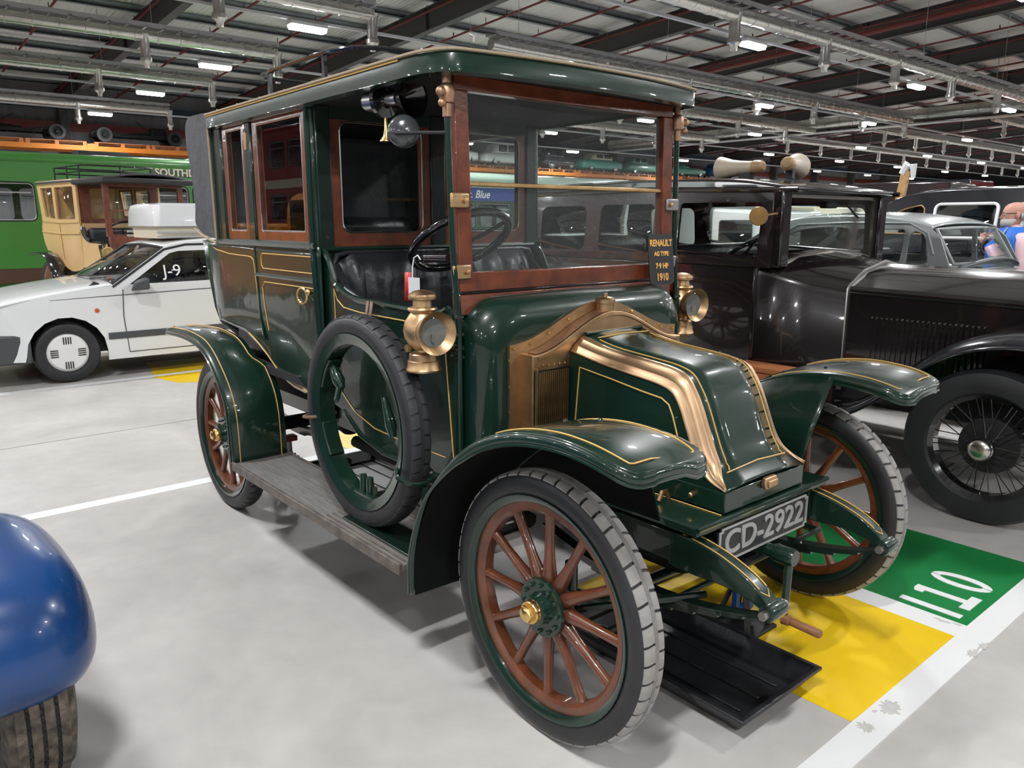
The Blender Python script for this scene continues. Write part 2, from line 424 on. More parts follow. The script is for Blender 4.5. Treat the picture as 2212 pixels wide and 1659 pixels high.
    # columns and rails on the back wall
    k = 0; y = 4.45-5.8*2
    while y < Y1:
        struct(MB().box(X0, X0+.5, y-.14, y+.14, 0, zroof(X0)-.2).build('trim_%d' % (20+k), 'rafter')); k += 1; y += 5.8
    struct(MB().box(X0, X0+.12, Y0, Y1, 4.75, 5.05).build('trim_1', 'pipe_red'))
    struct(MB().box(X0, X0+.12, Y0, Y1, 5.5, 5.8).build('trim_2', 'rack_blue'))
build_shell()

LROWS = (10.7, 6.05, 1.35, -3.3, -8.0, -12.45, -17.1, -22.0, -27.5)
LCOLS = (-17.4, -10.0, -2.6, 4.8, 12.2, 19.7, 26.4, 35.3, 42.7, 50.2, 57.6, 65.0)
def build_lamps():
    proto = None
    words = ['first', 'second', 'third', 'fourth', 'fifth', 'sixth', 'seventh', 'eighth', 'ninth', 'tenth', 'eleventh', 'twelfth']
    for i, x in enumerate(LROWS):
        tk = MB().box(-.03, .03, Y0+.3, Y1-.3, -.025, .025)
        t = tk.build('lighting_trunking', 'trunk_white', None, loc=(x, 0, LAMP_Z+.09))
        tag(t, 'thin white lighting trunking hung under the roof, %s row counted from the front wall' % words[i], 'trunking', 'lighting trunking runs')
        for j, y in enumerate(LCOLS):
            fresh = proto is None
            if proto is None:
                r = thing('ceiling_lamp', '', 'lamp', (x, y, LAMP_Z))
                MB().box(-.10, .10, -.36, .36, -.01, .062).build('housing', 'fitting_white', r, .012)
                MB().loft([[(-.10, -.35, -.01), (.10, -.35, -.01), (.10, .35, -.01), (-.10, .35, -.01)], [(-.085, -.335, -.085), (.085, -.335, -.085), (.085, .335, -.085), (-.085, .335, -.085)]]).build('diffuser', 'lamp_glow', r, .01)
                proto = r
            else: r = copy_tree(proto); r.location = (x, y, LAMP_Z)
            r['label'] = 'bright white LED lamp on the %s ceiling trunking row, %s lamp from the left end' % (words[i], words[j])
            r['group'] = 'LED lamps under the roof'
            if not fresh: continue                           # copies bring their own light
            ld = bpy.data.lights.new('lamp', 'AREA'); ld.shape = 'RECTANGLE'; ld.size = .14; ld.size_y = .66; ld.energy = LAMP_W; ld.color = (.98, .985, 1)
            lo = bpy.data.objects.new('lamp_light', ld); C.objects.link(lo); lo.parent = r; lo.location = (0, 0, -.1)
build_lamps()

def build_ducts():
    # silver ventilation pipes on trays, with downward nozzles
    nz = {}
    def duct(x, y0, y1, rad, step, first, label):
        r = thing('ventilation_duct', label, 'duct', (x, y0, LAMP_Z+.33), 0, 'silver ventilation pipes')
        L = y1-y0; b = MB(); prof = []; h = 0.0
        while h < L:
            e = min(h+.46, L); prof += [(rad, h), (rad, e-.05), (rad*1.09, e-.04), (rad*1.09, e)]; h = e
        b.lathe(prof, (0, 0, 0), 'y', 12); b.build('pipe', 'duct', r)
        b = MB(); b.box(-rad-.06, -rad-.05, 0, L, rad+.03, rad+.12); b.box(rad+.05, rad+.06, 0, L, rad+.03, rad+.12)
        q = 0
        while q < L: b.box(-rad-.06, rad+.06, q, q+.04, rad+.03, rad+.05); q += .35
        b.build('cable_tray', 'galv', r)
        q = .8
        while q < L: MB().tube([(0, q, rad), (0, q, zroof(x)-LAMP_Z-.33)], .006, 5).build('hanger_rod', 'galv', r); q += max(2.6, L/4)
        y = first
        while y < L+.01:
            if rad not in nz:
                n = MB(); n.lathe([(rad*1.15, .02), (rad*.85, -.12), (rad*.85, -.42), (rad*1.05, -.43), (rad*1.05, -.5), (rad*.55, -.56), (rad*.45, -.64)], (0, 0, 0), 'z', 12)
                nz[rad] = n.build('nozzle', 'duct', r, loc=(0, y, 0))
            else: inst(nz[rad], 'nozzle', r, (0, y, 0))
            y += step
    for i, (x, ye) in enumerate(((-12.2, 6.0), (-16.7, 6.1), (-21.5, 6.3), (-28.2, 7.2))):
        duct(x, -8, ye, .115, 2.9, ye+8-2.9*4, 'silver lagged ventilation pipe ending left of the green car roof, row %s from the camera' % ('nearest', 'second', 'third', 'farthest')[i])
    for i, (x, ya, yb) in enumerate(((-7.75, 7.6, 29.5), (-12.6, 9.2, 30.0), (-16.72, 11, 30.2), (-21.6, 12, 30.2))):
        duct(x, ya, yb, .125, 3.35, 3.6, 'silver lagged ventilation pipe above the maroon car, %s of four rows' % ('nearest', 'second', 'third', 'farthest')[i])
    for i, (x, ya) in enumerate(((-5.6, 31.5), (-10.2, 31.5), (-14.8, 31.5), (-19.4, 31.5))):
        duct(x, ya, 66, .1, 3.1, 1.2, 'silver ventilation pipe at the far right beyond the main duct, %s of four rows' % ('nearest', 'second', 'third', 'farthest')[i])
    r = thing('main_duct', 'large pale lagged main duct crossing the far right ceiling', 'duct', (-29, 30.8, LAMP_Z+.62))
    prof = []; h = 0
    while h < 38: prof += [(.26, h), (.26, h+.55), (.275, h+.56), (.275, h+.6)]; h += .6
    MB().lathe(prof, (0, 0, 0), 'x', 16).build('pipe', 'duct', r)
    MB().box(0, 38, -.3, .3, -.34, -.31).build('support_rail', 'galv', r)
    for q in range(1, 38, 6): MB().tube([(q, 0, .26), (q, 0, zroof(-29+q)-LAMP_Z-.62)], .01, 5).build('hanger_rod', 'galv', r)
build_ducts()
# ------------------------------------------------------------------ the green landaulet
FW, RW, TR = 0.0, -2.525, .715
def tread_block_mesh():
    # one slanted tread block in wheel space at angle 0 (top of tyre along +z), axle along y
    b = MB(); vs = []; fs = []; n = 3
    for j in range(n+1):                                     # along the circumference
        for (y, dr, sk) in ((.0075, 0, 0), (.022, -.0006, .002), (.031, -.0032, .004), (.0385, -.0090, .006)):
            t = (-.0225+.045*j/n+sk)/.41
            for r in (.4000, .4095): rr = r+dr; vs.append((rr*math.sin(t), y, rr*math.cos(t)))
    m = 8
    for j in range(n):
        for k in range(3):
            a = j*m+2*k; fs += [(a+1, a+3, a+m+3, a+m+1), (a, a+m, a+m+2, a+2)]
        fs += [(j*m, j*m+1, (j+1)*m+1, (j+1)*m), (j*m+6, (j+1)*m+6, (j+1)*m+7, j*m+7)]
    for q in (0, n*m):
        for k in range(3): fs.append((q+2*k, q+2*k+2, q+2*k+3, q+2*k+1) if q else (q+2*k, q+2*k+1, q+2*k+3, q+2*k+2))
    return b.add(vs, fs)
WP = {}
def make_wheel(root, loc, far=False, tread='tread_grey', blocks=True, spokes=True, tyre_name='tyre'):
    """wooden artillery wheel: axle along local y, outer face -y"""
    rot = (0, 0, PI) if far else (0, 0, 0)
    if spokes:
        if 'rim' not in WP:
            b = MB(); b.ring([(.335, -.046), (.341, -.046), (.341, -.040), (.327, -.034), (.322, 0), (.327, .034), (.341, .040), (.341, .046), (.335, .046), (.318, .034), (.316, 0), (.318, -.034)], (0, 0, 0), 'y', 64)
            WP['rim'] = b.build('wheel', 'green', root); w = WP['rim']
            b = MB(); b.ring([(.319, -.027), (.319, .027), (.296, .026), (.286, .016), (.286, -.016), (.296, -.026)], (0, 0, 0), 'y', 64); WP['felloe'] = b.build('felloe', 'spoke_wood', w)
            b = MB(); b.tube([(0, 0, .05), (0, 0, .085), (0, 0, .11), (0, 0, .15), (0, 0, .22), (0, 0, .275), (0, 0, .292)], [.017, .024, .021, .0165, .0145, .0155, .019], 10, flat=1.0)
            WP['spoke'] = b.build('spoke', 'spoke_wood', w)
            b = MB(); b.lathe([(.0, -.035), (.088, -.035), (.09, -.026), (.085, -.018), (.085, .02), (.03, .05), (.03, .1), (0, .1)], (0, 0, 0), 'y', 28)
            b.lathe([(.052, -.03), (.046, -.045), (.044, -.062), (.03, -.066), (.0, -.066)], (0, 0, 0), 'y', 24)
            for k in range(12):
                t = 2*PI*k/12; b.lathe([(.0065, -.03), (.0065, -.042), (.004, -.045), (0, -.045)], (.072*math.cos(t), 0, .072*math.sin(t)), 'y', 6)
            WP['hub'] = b.build('hub', 'green', w)
            b = MB(); b.lathe([(.0, -.05), (.034, -.052), (.036, -.058), (.036, -.078), (.033, -.082), (0, -.082)], (0, 0, 0), 'y', 28); b.lathe([(.026, -.08), (.026, -.096), (.021, -.101), (.008, -.104), (0, -.104)], (0, 0, 0), 'y', 6)
            WP['cap'] = b.build('hub_cap', 'bright_brass', w)
        else:
            w = inst(WP['rim'], 'wheel', root)
            for k in ('felloe', 'hub', 'cap'): inst(WP[k], {'felloe': 'felloe', 'hub': 'hub', 'cap': 'hub_cap'}[k], w)
            inst(WP['spoke'], 'spoke', w)
        for k in range(1, 12): inst(WP['spoke'], 'spoke', w, (0, 0, 0), (0, 2*PI*k/12, 0))
        w.location = loc; w.rotation_euler = rot
    tk = 'tyre'+tread
    if tk not in WP:
        b = MB(); pr = [(.334, -.034), (.345, -.043), (.360, -.0475), (.376, -.0475), (.391, -.043), (.400, -.036), (.4045, -.026), (.4055, -.012), (.4055, .012), (.4045, .026), (.400, .036), (.391, .043), (.376, .0475), (.360, .0475), (.345, .043), (.334, .034)]
        b.ring(pr, (0, 0, 0), 'y', 80)
        WP[tk] = b.build(tyre_name, 'rubber', root); t = WP[tk]
    else: t = inst(WP[tk], tyre_name, root)
    t.location = loc; t.rotation_euler = rot
    N = 48
    if 'rib'+tread not in WP:
        b = MB()
        for y in (-.0045, 0, .0045): b.ring([(.404, y-.0015), (.4105, y-.0013), (.4105, y+.0013), (.404, y+.0015)], (0, 0, 0), 'y', 80)
        WP['rib'+tread] = b.build('tread_rib', tread, t)
        WP['blk'+tread] = tread_block_mesh().build('tread_block', tread, t); first = True
        bb = MB(); src = tread_block_mesh()
        for k in range(N):
            for sgn in (1, -1):
                m = Matrix.Rotation(2*PI*(k+(.5 if sgn < 0 else 0))/N, 4, 'Y'); bb.add([m @ Vector((v[0], v[1]*sgn, v[2])) for v in src.v], src.f)
        WP['all'+tread] = bb
    else: inst(WP['rib'+tread], 'tread_rib', t); first = False
    if blocks:
        for k in range(N):
            for sgn in (1, -1):
                if first and k == 0 and sgn == 1: continue
                inst(WP['blk'+tread], 'tread_block', t, (0, 0, 0), (0, 2*PI*(k+(.5 if sgn < 0 else 0))/N, 0), (1, sgn, 1))
    else:
        o = WP['all'+tread].build('tread', tread, t); o['kind'] = 'stuff'
    return t

FP = smooth([(-.503, .30), (-.49, .46), (-.41, .66), (-.29, .803), (-.175, .893), (-.07, .943), (.03, .972), (.12, .986), (.2, .990), (.29, .984), (.36, .971), (.415, .952)], 4)
RP = smooth([(-3.12, .925), (-2.94, .937), (-2.75, .943), (-2.6, .936), (-2.476, .918), (-2.37, .872), (-2.26, .79), (-2.175, .70), (-2.135, .61), (-2.122, .50), (-2.12, .362)], 4)
def gl(root, pts, r=.0027, closed=False, name='gold_line'): return MB().tube(pts, r, 5, closed).build(name, 'gold_line', root)

def build_green_car():
    root = thing('vintage_car', 'dark green vintage landaulet car with brass lamps and brown wooden spoked wheels', 'car')
    G = root
    # --- wheels
    make_wheel(G, (FW, -TR, .41)); make_wheel(G, (FW, TR, .41), True)
    make_wheel(G, (RW, -TR, .41), tread='tread_dark', blocks=False); make_wheel(G, (RW, TR, .41), True, tread='tread_dark', blocks=False)
    # --- front and rear mudguards
    for s in (-1, 1):
        rings = []; lin = []; gold_o = []; gold_i = []; eo = []; ei = []
        FQ = [p for p in FP if p[0] < .405]+[(.412, .954), (.424, .951), (.431, .949), (.434, .948)]
        for i, (x, z) in enumerate(FQ):
            k = max(0, (x-.30)/.134); q = (1-min(1, k)**3.2)**(1/3.2) if k > 0 else 1
            yc, hw_ = .706, .166*(.50+.50*q) if x > .3 else .166
            yo = yc+hw_; yi = yc-hw_*.99; zi = z-.018; zm = z-.005
            (ax_, az_), (bx_, bz_) = FQ[max(i-1, 0)], FQ[min(i+1, len(FQ)-1)]; d_ = Vector((bx_-ax_, bz_-az_)).normalized(); nx, nz = -d_.y, d_.x
            rings.append([(x, s*yo, z-.004), (x, s*(yo-.012), z), (x, s*(yo*.6+yi*.4), zm+.004), (x, s*(yo*.3+yi*.7), zm), (x, s*(yi+.012), zi), (x, s*yi, zi-.004)])
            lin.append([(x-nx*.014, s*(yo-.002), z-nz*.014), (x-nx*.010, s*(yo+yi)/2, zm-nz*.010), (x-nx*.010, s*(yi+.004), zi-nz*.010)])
            eo.append((x, s*yo, z-.004)); ei.append((x, s*yi, zi-.004))
            if x > -.12:
                g = min(1, max(0, (x-.28)/.12)); zg = interp(FQ, min(x, .396)); gold_o.append((min(x, .396), s*(yo-.034), zg+.0035)); gold_i.append((min(x, .396), s*(yi+.034), zg-.018+.0055))
        f = MB().loft(rings, False).build('front_mudguard', 'green', G, solid=.004)
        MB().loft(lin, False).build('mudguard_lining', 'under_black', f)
        edge = eo[:-1]+rings[-1]+ei[::-1][1:]
        def down(p, d):
            t = max(0, (p[0]+.50)/.3); t = min(1, t); sg = 1 if abs(p[1]) > .70 else -1
            return (p[0]-.020*(1-t)*d, p[1], p[2]-.026*t*d-.004*d)
        MB().loft([edge, [down(p, .5) for p in edge], [down(p, 1) for p in edge]], False).build('edge_lip', 'green', f, solid=.004)
        MB().tube([down(p, 1) for p in edge], .0055, 6).build('edge_bead', 'green', f)
        gl(f, gold_o+gold_i[::-1], .0028)
        for (bx, by) in ((.0, .66), (.07, .74), (-.06, .60), (.1, .62)): MB().sph((bx, s*by, interp(FP, bx)-.004), .008, 8, (1, 1, .6)).build('rivet', 'green', f)
        # inner skirt between mudguard and bonnet valance
        top = [p for p in FP if -.46 < p[0] < .185]; rg = []
        for i, (x, z) in enumerate(top):
            t = i/(len(top)-1); rg.append([(x, s*.545, z-.02), (lerp(x, lerp(-.47, .145, t), .5), s*.47, lerp(z-.02, .64, .5)), (lerp(-.47, .145, t), s*.395, .635)])
        MB().loft(rg, False).build('mudguard_skirt', 'green', f, solid=.004)
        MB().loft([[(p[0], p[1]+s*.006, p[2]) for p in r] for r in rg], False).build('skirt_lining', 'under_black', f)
        # rear
        rings = []; lin = []; go = []; gi = []
        for i, (x, z) in enumerate(RP):
            k = max(0, (-3.0-x)/.12); yo = .852-.05*k**2; yi = (.575 if z < .80 else .575+min(.05, (z-.80)*1.2))+.05*k**2
            dx, dz = (Vector(RP[min(i+1, len(RP)-1)])-Vector(RP[max(i-1, 0)])).normalized(); nx, nz = -dz, dx   # outward normal
            if nz < -.2: nx, nz = -nx, -nz
            q = lambda y, d: (x+nx*d, s*y, z+nz*d)
            nx, nz = dz*-1, dx
            rings.append([q(yo+.004, -.026), q(yo, -.007), q(yo-.010, 0), q((yo+yi)/2, .006), q(yi+.010, 0), q(yi, -.006), q(yi-.004, -.02)])
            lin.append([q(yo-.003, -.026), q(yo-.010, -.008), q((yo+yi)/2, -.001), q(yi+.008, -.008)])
            go.append(q(yo-.032, .006)); gi.append(q(yi+.032, .006))
        f = MB().loft(rings, False).build('rear_mudguard', 'green', G, solid=.004)
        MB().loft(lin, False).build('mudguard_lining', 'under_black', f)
        MB().tube([r[0] for r in rings], .006, 6).build('edge_bead', 'green', f)
        gl(f, go, .0028); gl(f, gi, .0028)
        # running board
        bd = MB().box(-2.125, -.60, s*.565, s*.852, .338, .362).build('running_board', 'board', G, .004)
        MB().box(-2.125, -.60, s*.846, s*.862, .326, .368).build('board_edging', 'board_edge', bd, .003)
        MB().box(-2.118, -.60, s*.565, s*.579, .36, .369).build('board_strip', 'board_edge', bd, .002)
        for bx in (-1.9, -1.35, -.8): MB().box(bx-.02, bx+.02, s*.34, s*.84, .31, .337).build('board_bracket', 'chassis_black', bd)
        for k in range(5): MB().box(-1.2, -.62, s*(.72+.026*k)-.004, s*(.72+.026*k)+.004, .362, .3645).build('board_groove', 'board_edge', bd)
    # --- chassis
    for s in (-1, 1):
        fr = MB().box(-2.95, .24, s*.31, s*.365, .50, .60).build('chassis_rail', 'dark_green', G, .006)
        # dumb iron: tapering curved horn
        prof = smooth([(.16, .60, .11), (.26, .592, .105), (.35, .573, .082), (.43, .543, .06), (.48, .512, .045), (.505, .488, .036)], 4); rg = []
        for x, z, h in prof: rg.append([(x, s*.34-.026, z-h), (x, s*.34+.026, z-h), (x, s*.34+.026, z), (x, s*.34-.026, z)])
        di = MB().loft(rg).build('dumb_iron', 'green', G, .005)
        MB().lathe([(0, -.04), (.024, -.038), (.026, -.03), (.026, .03), (.024, .038), (0, .04)], (.508, s*.34, .468), 'y', 16).build('spring_eye', 'green', di)
        MB().lathe([(.013, -.06), (.013, .06)], (.508, s*.34, .468), 'y', 6).build('eye_bolt', 'dull_steel', di)
        for dy in (-.018, .018):
            p = [(x, s*.34+dy, z+.002) for x, z, h in prof if .2 < x < .475]; gl(di, p, .0024)
        gl(di, [(.474, s*.34-.018, prof[-5][1]+.002), (.492, s*.34, .503), (.474, s*.34+.018, prof[-5][1]+.002)], .0024)
        # leaf springs
        for (xa, xb, za, zb, sag, nm) in ((.508, -.42, .45, .44, .075, 'front_spring'), (-2.0, -3.02, .47, .50, .09, 'rear_spring')):
            b = MB()
            for lf in range(5):
                sh = lf*.09; pts = []
                for k in range(13):
                    t = k/12; tt = sh+(1-2*sh)*t if lf else t
                    x = lerp(xa, xb, tt); z = lerp(za, zb, tt)-4*sag*tt*(1-tt)-lf*.0085; pts.append((x, s*.34, z))
                rg = [[(p[0], p[1]-.021, p[2]-.004), (p[0], p[1]+.021, p[2]-.004), (p[0], p[1]+.021, p[2]+.004), (p[0], p[1]-.021, p[2]+.004)] for p in pts]
                b.loft(rg)
            sp = b.build(nm, 'dark_green', G)
        MB().box(-.05, .05, s*.34-.03, s*.34+.03, .30, .375).build('spring_clamp', 'chassis_black', G, .004)
    ax = MB().tube([(0, -.66, .41), (0, -.60, .40), (0, -.5, .345), (0, 0, .335), (0, .5, .345), (0, .60, .40), (0, .66, .41)], .022, 10).build('front_axle', 'dark_green', G)
    for s in (-1, 1):
        MB().tube([(0, s*.625, .30), (0, s*.625, .52)], .02, 10).build('king_pin', 'dark_green', ax)
        MB().tube([(0, s*.625, .33), (.13, s*.60, .335)], .014, 8).build('steering_arm', 'dark_green', ax)
    MB().tube([(.13, -.61, .335), (.13, .61, .335)], .011, 8).build('tie_rod', 'dark_green', ax)
    MB().tube([(RW, -.66, .41), (RW, .66, .41)], .04, 12).build('rear_axle', 'chassis_black', G)
    MB().sph((RW, 0, .41), .14, 16, (.8, .7, 1)).build('differential', 'chassis_black', G)
    MB().tube([(RW, 0, .42), (-.9, 0, .46)], .025, 10).build('propeller_shaft', 'chassis_black', G)
    MB().box(-2.9, -.52, -.36, .36, .595, .63).build('floor_pan', 'chassis_black', G)
    b = MB(); b.box(-.40, .10, -.20, .20, .36, .62); b.box(-.85, -.42, -.16, .16, .38, .6); b.build('engine_sump', 'chassis_black', G, .04)
    MB().box(.20, .25, -.31, .31, .50, .58).build('front_cross_member', 'dark_green', G, .006)
    MB().tube([(-.55, -.30, .40), (-1.9, -.30, .42)], .03, 10).build('exhaust_pipe', 'chassis_black', G)
    MB().tube([(.25, -.29, .40), (.02, -.62, .37)], .012, 8).build('drag_link', 'dark_green', G)
    # --- bonnet: outer and inner edges of the copper band (x, z)
    BO = smooth([(-.42, 1.062), (-.27, 1.036), (-.10, 1.015), (-.01, 1.003), (.04, .985), (.07, .945), (.094, .892), (.135, .795), (.165, .755), (.20, .729), (.256, .712)], 4)
    BI = smooth([(-.42, 1.113), (-.29, 1.083), (-.11, 1.066), (-.01, 1.055), (.05, 1.036), (.086, .995), (.118, .940), (.165, .830), (.19, .783), (.218, .745), (.256, .7135)], 4)
    yb = [lerp(.160, .168, i/(len(BI)-1)) if i < len(BI)*.8 else lerp(.168, .222, (i-len(BI)*.8)/(len(BI)*.2-1)) for i in range(len(BI))]
    bn = MB().box(-.425, .256, -.2275, .2275, .645, .712).build('bonnet_base', 'green', G, .004)
    MB().loft([[(a[0], -y, a[1]), (a[0], -y*.5, a[1]+.010), (a[0], 0, a[1]+.013), (a[0], y*.5, a[1]+.010), (a[0], y, a[1])] for a, y in zip(BI, yb)], False).build('bonnet_top', 'green', G, solid=.004)
    for s in (-1, 1):
        side = [(x, z) for x, z in BO]+[(.256, .705), (-.42, .705)]
        sd = MB().prism(side, 'y', s*.2225, s*.2265).build('bonnet_side', 'green', G)
        rg = []
        for a, c, y in zip(BO, BI, yb):
            row = []
            for k in range(11):
                t = k/10; rdg = .004 if k in (3, 7) else 0
                row.append((lerp(a[0], c[0], t)+rdg*.5, s*(lerp(.2285, y, t)+rdg*.5), lerp(a[1], c[1], t)+.0035+rdg*.8+.006*math.sin(PI*t)))
            rg.append(row)
        MB().loft(rg, False).build('copper_band', 'copper_band', G, solid=.003)
        yy = s*.2295
        gl(sd, [(-.372, yy, 1.015), (-.22, yy, .995), (-.08, yy, .975), (0, yy, .966), (.03, yy, .95), (.048, yy, .915), (.085, yy, .81), (.119, yy, .735), (-.02, yy, .722), (-.398, yy, .722)], .0028, True)
        for k in range(3): MB().lathe([(0, 0), (.008, 0), (.008, .016), (.005, .02), (0, .02)], (-.3+.22*k, s*.228, .68), ('y'), 8).build('stud', 'old_brass', bn) if s > 0 else MB().lathe([(0, 0), (.009, 0), (.009, -.016), (.005, -.02), (0, -.02)], (-.3+.22*k, s*.228, .68), 'y', 8).build('stud', 'old_brass', bn)
    # gold panel line on bonnet top and rivets
    def topz(x): return interp([(p[0], p[1]) for p in BI], x)
    for s in (-1, 1):
        gl(G, [(p[0]+.004, s*(y-.022-(.012 if p[0] > .2 else 0)), p[1]+.0065) for p, y in zip(BI, yb) if -.37 < p[0] < .215], .0026)
    gl(G, [(-.37, y, topz(-.37)+.012+.004*(1-abs(y)/.14)) for y in (-.138, -.07, 0, .07, .138)], .0026); gl(G, [(.217, y, topz(.215)+.008+.009*(1-abs(y)/.16)) for y in (-.165, -.08, 0, .08, .165)], .0026)
    b = MB()
    for p in BI[2:34:2]: b.sph((p[0], .150, p[1]+.006), .0045, 6)
    b.build('rivet_row', 'green', G)
    MB().tube([(-.418, -.155, 1.122), (-.418, .155, 1.122)], .007, 8).build('bonnet_hinge', 'green', G)
    lt = MB(); lt.prism([(-.028, .683), (.028, .683), (.036, .70), (.030, .722), (-.030, .722), (-.036, .70)], 'x', .256, .275); lt.box(.262, .284, -.026, .026, .69, .714)
    lt.build('bonnet_catch', 'copper_band', G, .005, 3)
    va = MB().box(-.46, .268, -.374, .374, .610, .640).build('valance', 'green', G, .006)
    MB().tube([(.268, -.374, .634), (.268, .374, .634)], .008, 8).build('edge_bead', 'green', va)
    for s in (-1, 1):
        MB().tube([(.05, s*.235, .643), (.05, s*.25, .67), (.05, s*.27, .672), (.05, s*.285, .645)], .008, 8).build('hook', 'old_brass', va)
        gl(va, [(-.3, s*.232, .642), (.25, s*.232, .642)], .002)
    # --- number plate
    oc = [(-.262, .612), (.222, .612), (.222, .603), (.234, .603), (.234, .508), (.222, .508), (.222, .498), (-.262, .498), (-.262, .508), (-.275, .508), (-.275, .603), (-.262, .603)]
    pl = MB().prism(oc, 'x', .268, .274).build('number_plate', 'plate_black', G)
    ic = [((p[0]+.02)*.965-.02, (p[1]-.555)*.89+.555) for p in oc]; MB().frame(oc, ic, 'x', .272, .2775).build('plate_border', 'plate_silver', pl)
    text('lettering', 'CD-2922', .108, 'plate_silver', pl, (.2755, -.018, .5545), (0, 1, 0), (0, 0, 1), .003, 1.12, .0015)
    # --- starting crank
    MB().tube([(.12, 0, .475), (.31, 0, .475)], .022, 12).build('crank_shaft', 'green', G)
    ck = MB().lathe([(0, -.045), (.026, -.045), (.03, -.035), (.03, .02), (.026, .03), (0, .03)], (.345, 0, .475), 'x', 16).build('starting_crank', 'green', G)
    MB().tube([(.355, 0, .465), (.352, 0, .28), (.352, 0, .262)], [.014, .012, .017], 10).build('crank_arm', 'green', ck)
    MB().tube([(.35, 0, .26), (.372, 0, .259), (.375, 0, .259), (.475, 0, .257), (.48, 0, .257)], [.02, .017, .0135, .0145, .011], 12).build('crank_handle', 'plain_wood', ck)
    # --- radiator
    def arch(y, k=0): 
        a = abs(y)/.407; return 1.066+.128*(.5+.5*math.cos(PI*min(1, a*1.0)))+k
    ys = [-.407+.814*i/32 for i in range(33)]
    def rad_ring(x, g, zb=.60): return [(x, y*(1+g), arch(y, g*.30)) for y in ys]+[(x, .407*(1+g), zb), (x, -.407*(1+g), zb)]
    rd = MB().loft([rad_ring(-.505, .115), rad_ring(-.492, .115), rad_ring(-.490, .0), rad_ring(-.428, 0), rad_ring(-.424, -.012)]).build('radiator_shell', 'brass', G, ang=30)
    MB().loft([[(x, y, arch(y)+.0025) for y in ys[1:-1]] for x in (-.486, -.45, -.432)], False).build('radiator_top', 'copper_top', rd)
    MB().tube([(-.424, y, arch(y)-.012) for y in ys[1:-1]], .0055, 6).build('front_bead', 'brass', rd)
    MB().box(-.426, -.420, -.40, .40, .60, 1.012).build('core', 'under_black', rd)
    fin = None
    for s in (-1, 1):
        for k in range(15):
            y = s*(.245+.0098*k)
            if fin is None: fin = MB().box(-.4195, -.4135, -.0024, .0024, .62, 1.008).build('radiator_fin', 'old_brass', rd, loc=(0, y, 0))
            else: inst(fin, 'radiator_fin', rd, (0, y, 0))
        MB().box(-.424, -.412, s*.40, s*.390, .60, 1.02).build('corner_strip', 'brass', rd)
    for s in (-1, 1):
        for k in range(6): MB().sph((-.417, s*(.26+.026*k), 1.03), .0045, 6).build('rivet', 'bright_brass', rd)
        for z in (1.045, .95, .86, .78): MB().sph((-.497, s*.452, z), .0065, 6).build('rivet', 'bright_brass', rd)
        for y in (.40, .33, .25, .16): MB().sph((-.488, s*y*1.09, arch(y, .022)), .0075, 6).build('rivet', 'bright_brass', rd)
    MB().lathe([(.034, 1.165), (.034, 1.22), (.038, 1.222), (.038, 1.235), (.03, 1.243), (.010, 1.246), (.009, 1.258), (0, 1.26)], (-.465, -.005, 0), 'z', 18).build('filler_cap', 'brass', rd)
    # --- scuttle (rounded cowl)
    def cowl(x, ins):
        hw, zt, r = .565-ins, 1.262-ins*.9, .14
        pts = [(x, -hw, .60)]
        for k in range(9): t = R(180-90*k/8); pts.append((x, -hw+r+r*math.cos(t), zt-r+r*math.sin(t)))
        pts.append((x, 0, zt+.006))
        for k in range(9): t = R(90-90*k/8); pts.append((x, hw-r+r*math.cos(t), zt-r+r*math.sin(t)))
        pts.append((x, hw, .60)); return pts
    MB().loft([cowl(x, i) for x, i in ((-.655, 0), (-.61, .0), (-.585, .004), (-.56, .014), (-.54, .028), (-.522, .048), (-.511, .068), (-.506, .088), (-.504, .11))]).build('scuttle', 'green', G, ang=60)
    # --- windscreen (slightly raked)
    wx = lambda z: -.640-.03*(z-1.3)
    def wpost(y0, y1, z0, z1, nm, m, d=.022, bev=.004): 
        return MB().add([(wx(z)+dx, y, z) for z in (z0, z1) for y in (y0, y1) for dx in (-d, d)], [(0, 1, 3, 2), (4, 6, 7, 5), (0, 2, 6, 4), (1, 5, 7, 3), (0, 4, 5, 1), (2, 3, 7, 6)]).build(nm, m, WS, bev)
    WS = MB().box(-.665, -.615, -.572, .572, 1.20, 1.275).build('windscreen_sill', 'mahogany', G, .005)
    wpost(-.572, .572, 1.282, 1.348, 'bottom_rail', 'mahogany'); wpost(-.572, -.512, 1.348, 1.95, 'side_rail', 'mahogany'); wpost(.512, .572, 1.348, 1.95, 'side_rail', 'mahogany')
    wpost(-.572, .572, 1.95, 2.0, 'top_rail', 'mahogany'); wpost(-.56, .56, 1.642, 1.657, 'centre_bar', 'old_brass', .014, .003)
    wpost(-.572, .572, 1.275, 1.283, 'moulding', 'black_gloss', .026, .002)
    for z0, z1 in ((1.35, 1.642), (1.657, 1.948)): wpost(-.511, .511, z0, z1, 'windscreen_pane', 'old_glass', .002, 0)
    for s in (-1, 1):
        po = MB().tube([(-.60, s*.592, .72), (-.60, s*.592, 1.15), (-.625, s*.596, 1.45), (wx(1.87)+.02, s*.60, 1.865)], .0115, 10).build('screen_post', 'green', G)
        MB().lathe([(.0, 1.86), (.016, 1.86), (.016, 1.90), (.024, 1.905), (.03, 1.93), (.026, 1.955), (.016, 1.965), (.014, 2.02), (0, 2.02)], (wx(1.87)+.02, s*.60, 0), 'z', 14).build('post_finial', 'copper_top', po)
        MB().sph((wx(1.9)+.035, s*.635, 1.935), .017, 10).build('knob', 'copper_top', po); MB().sph((wx(1.9)+.035, s*.63, 1.90), .014, 10).build('knob', 'copper_top', po)
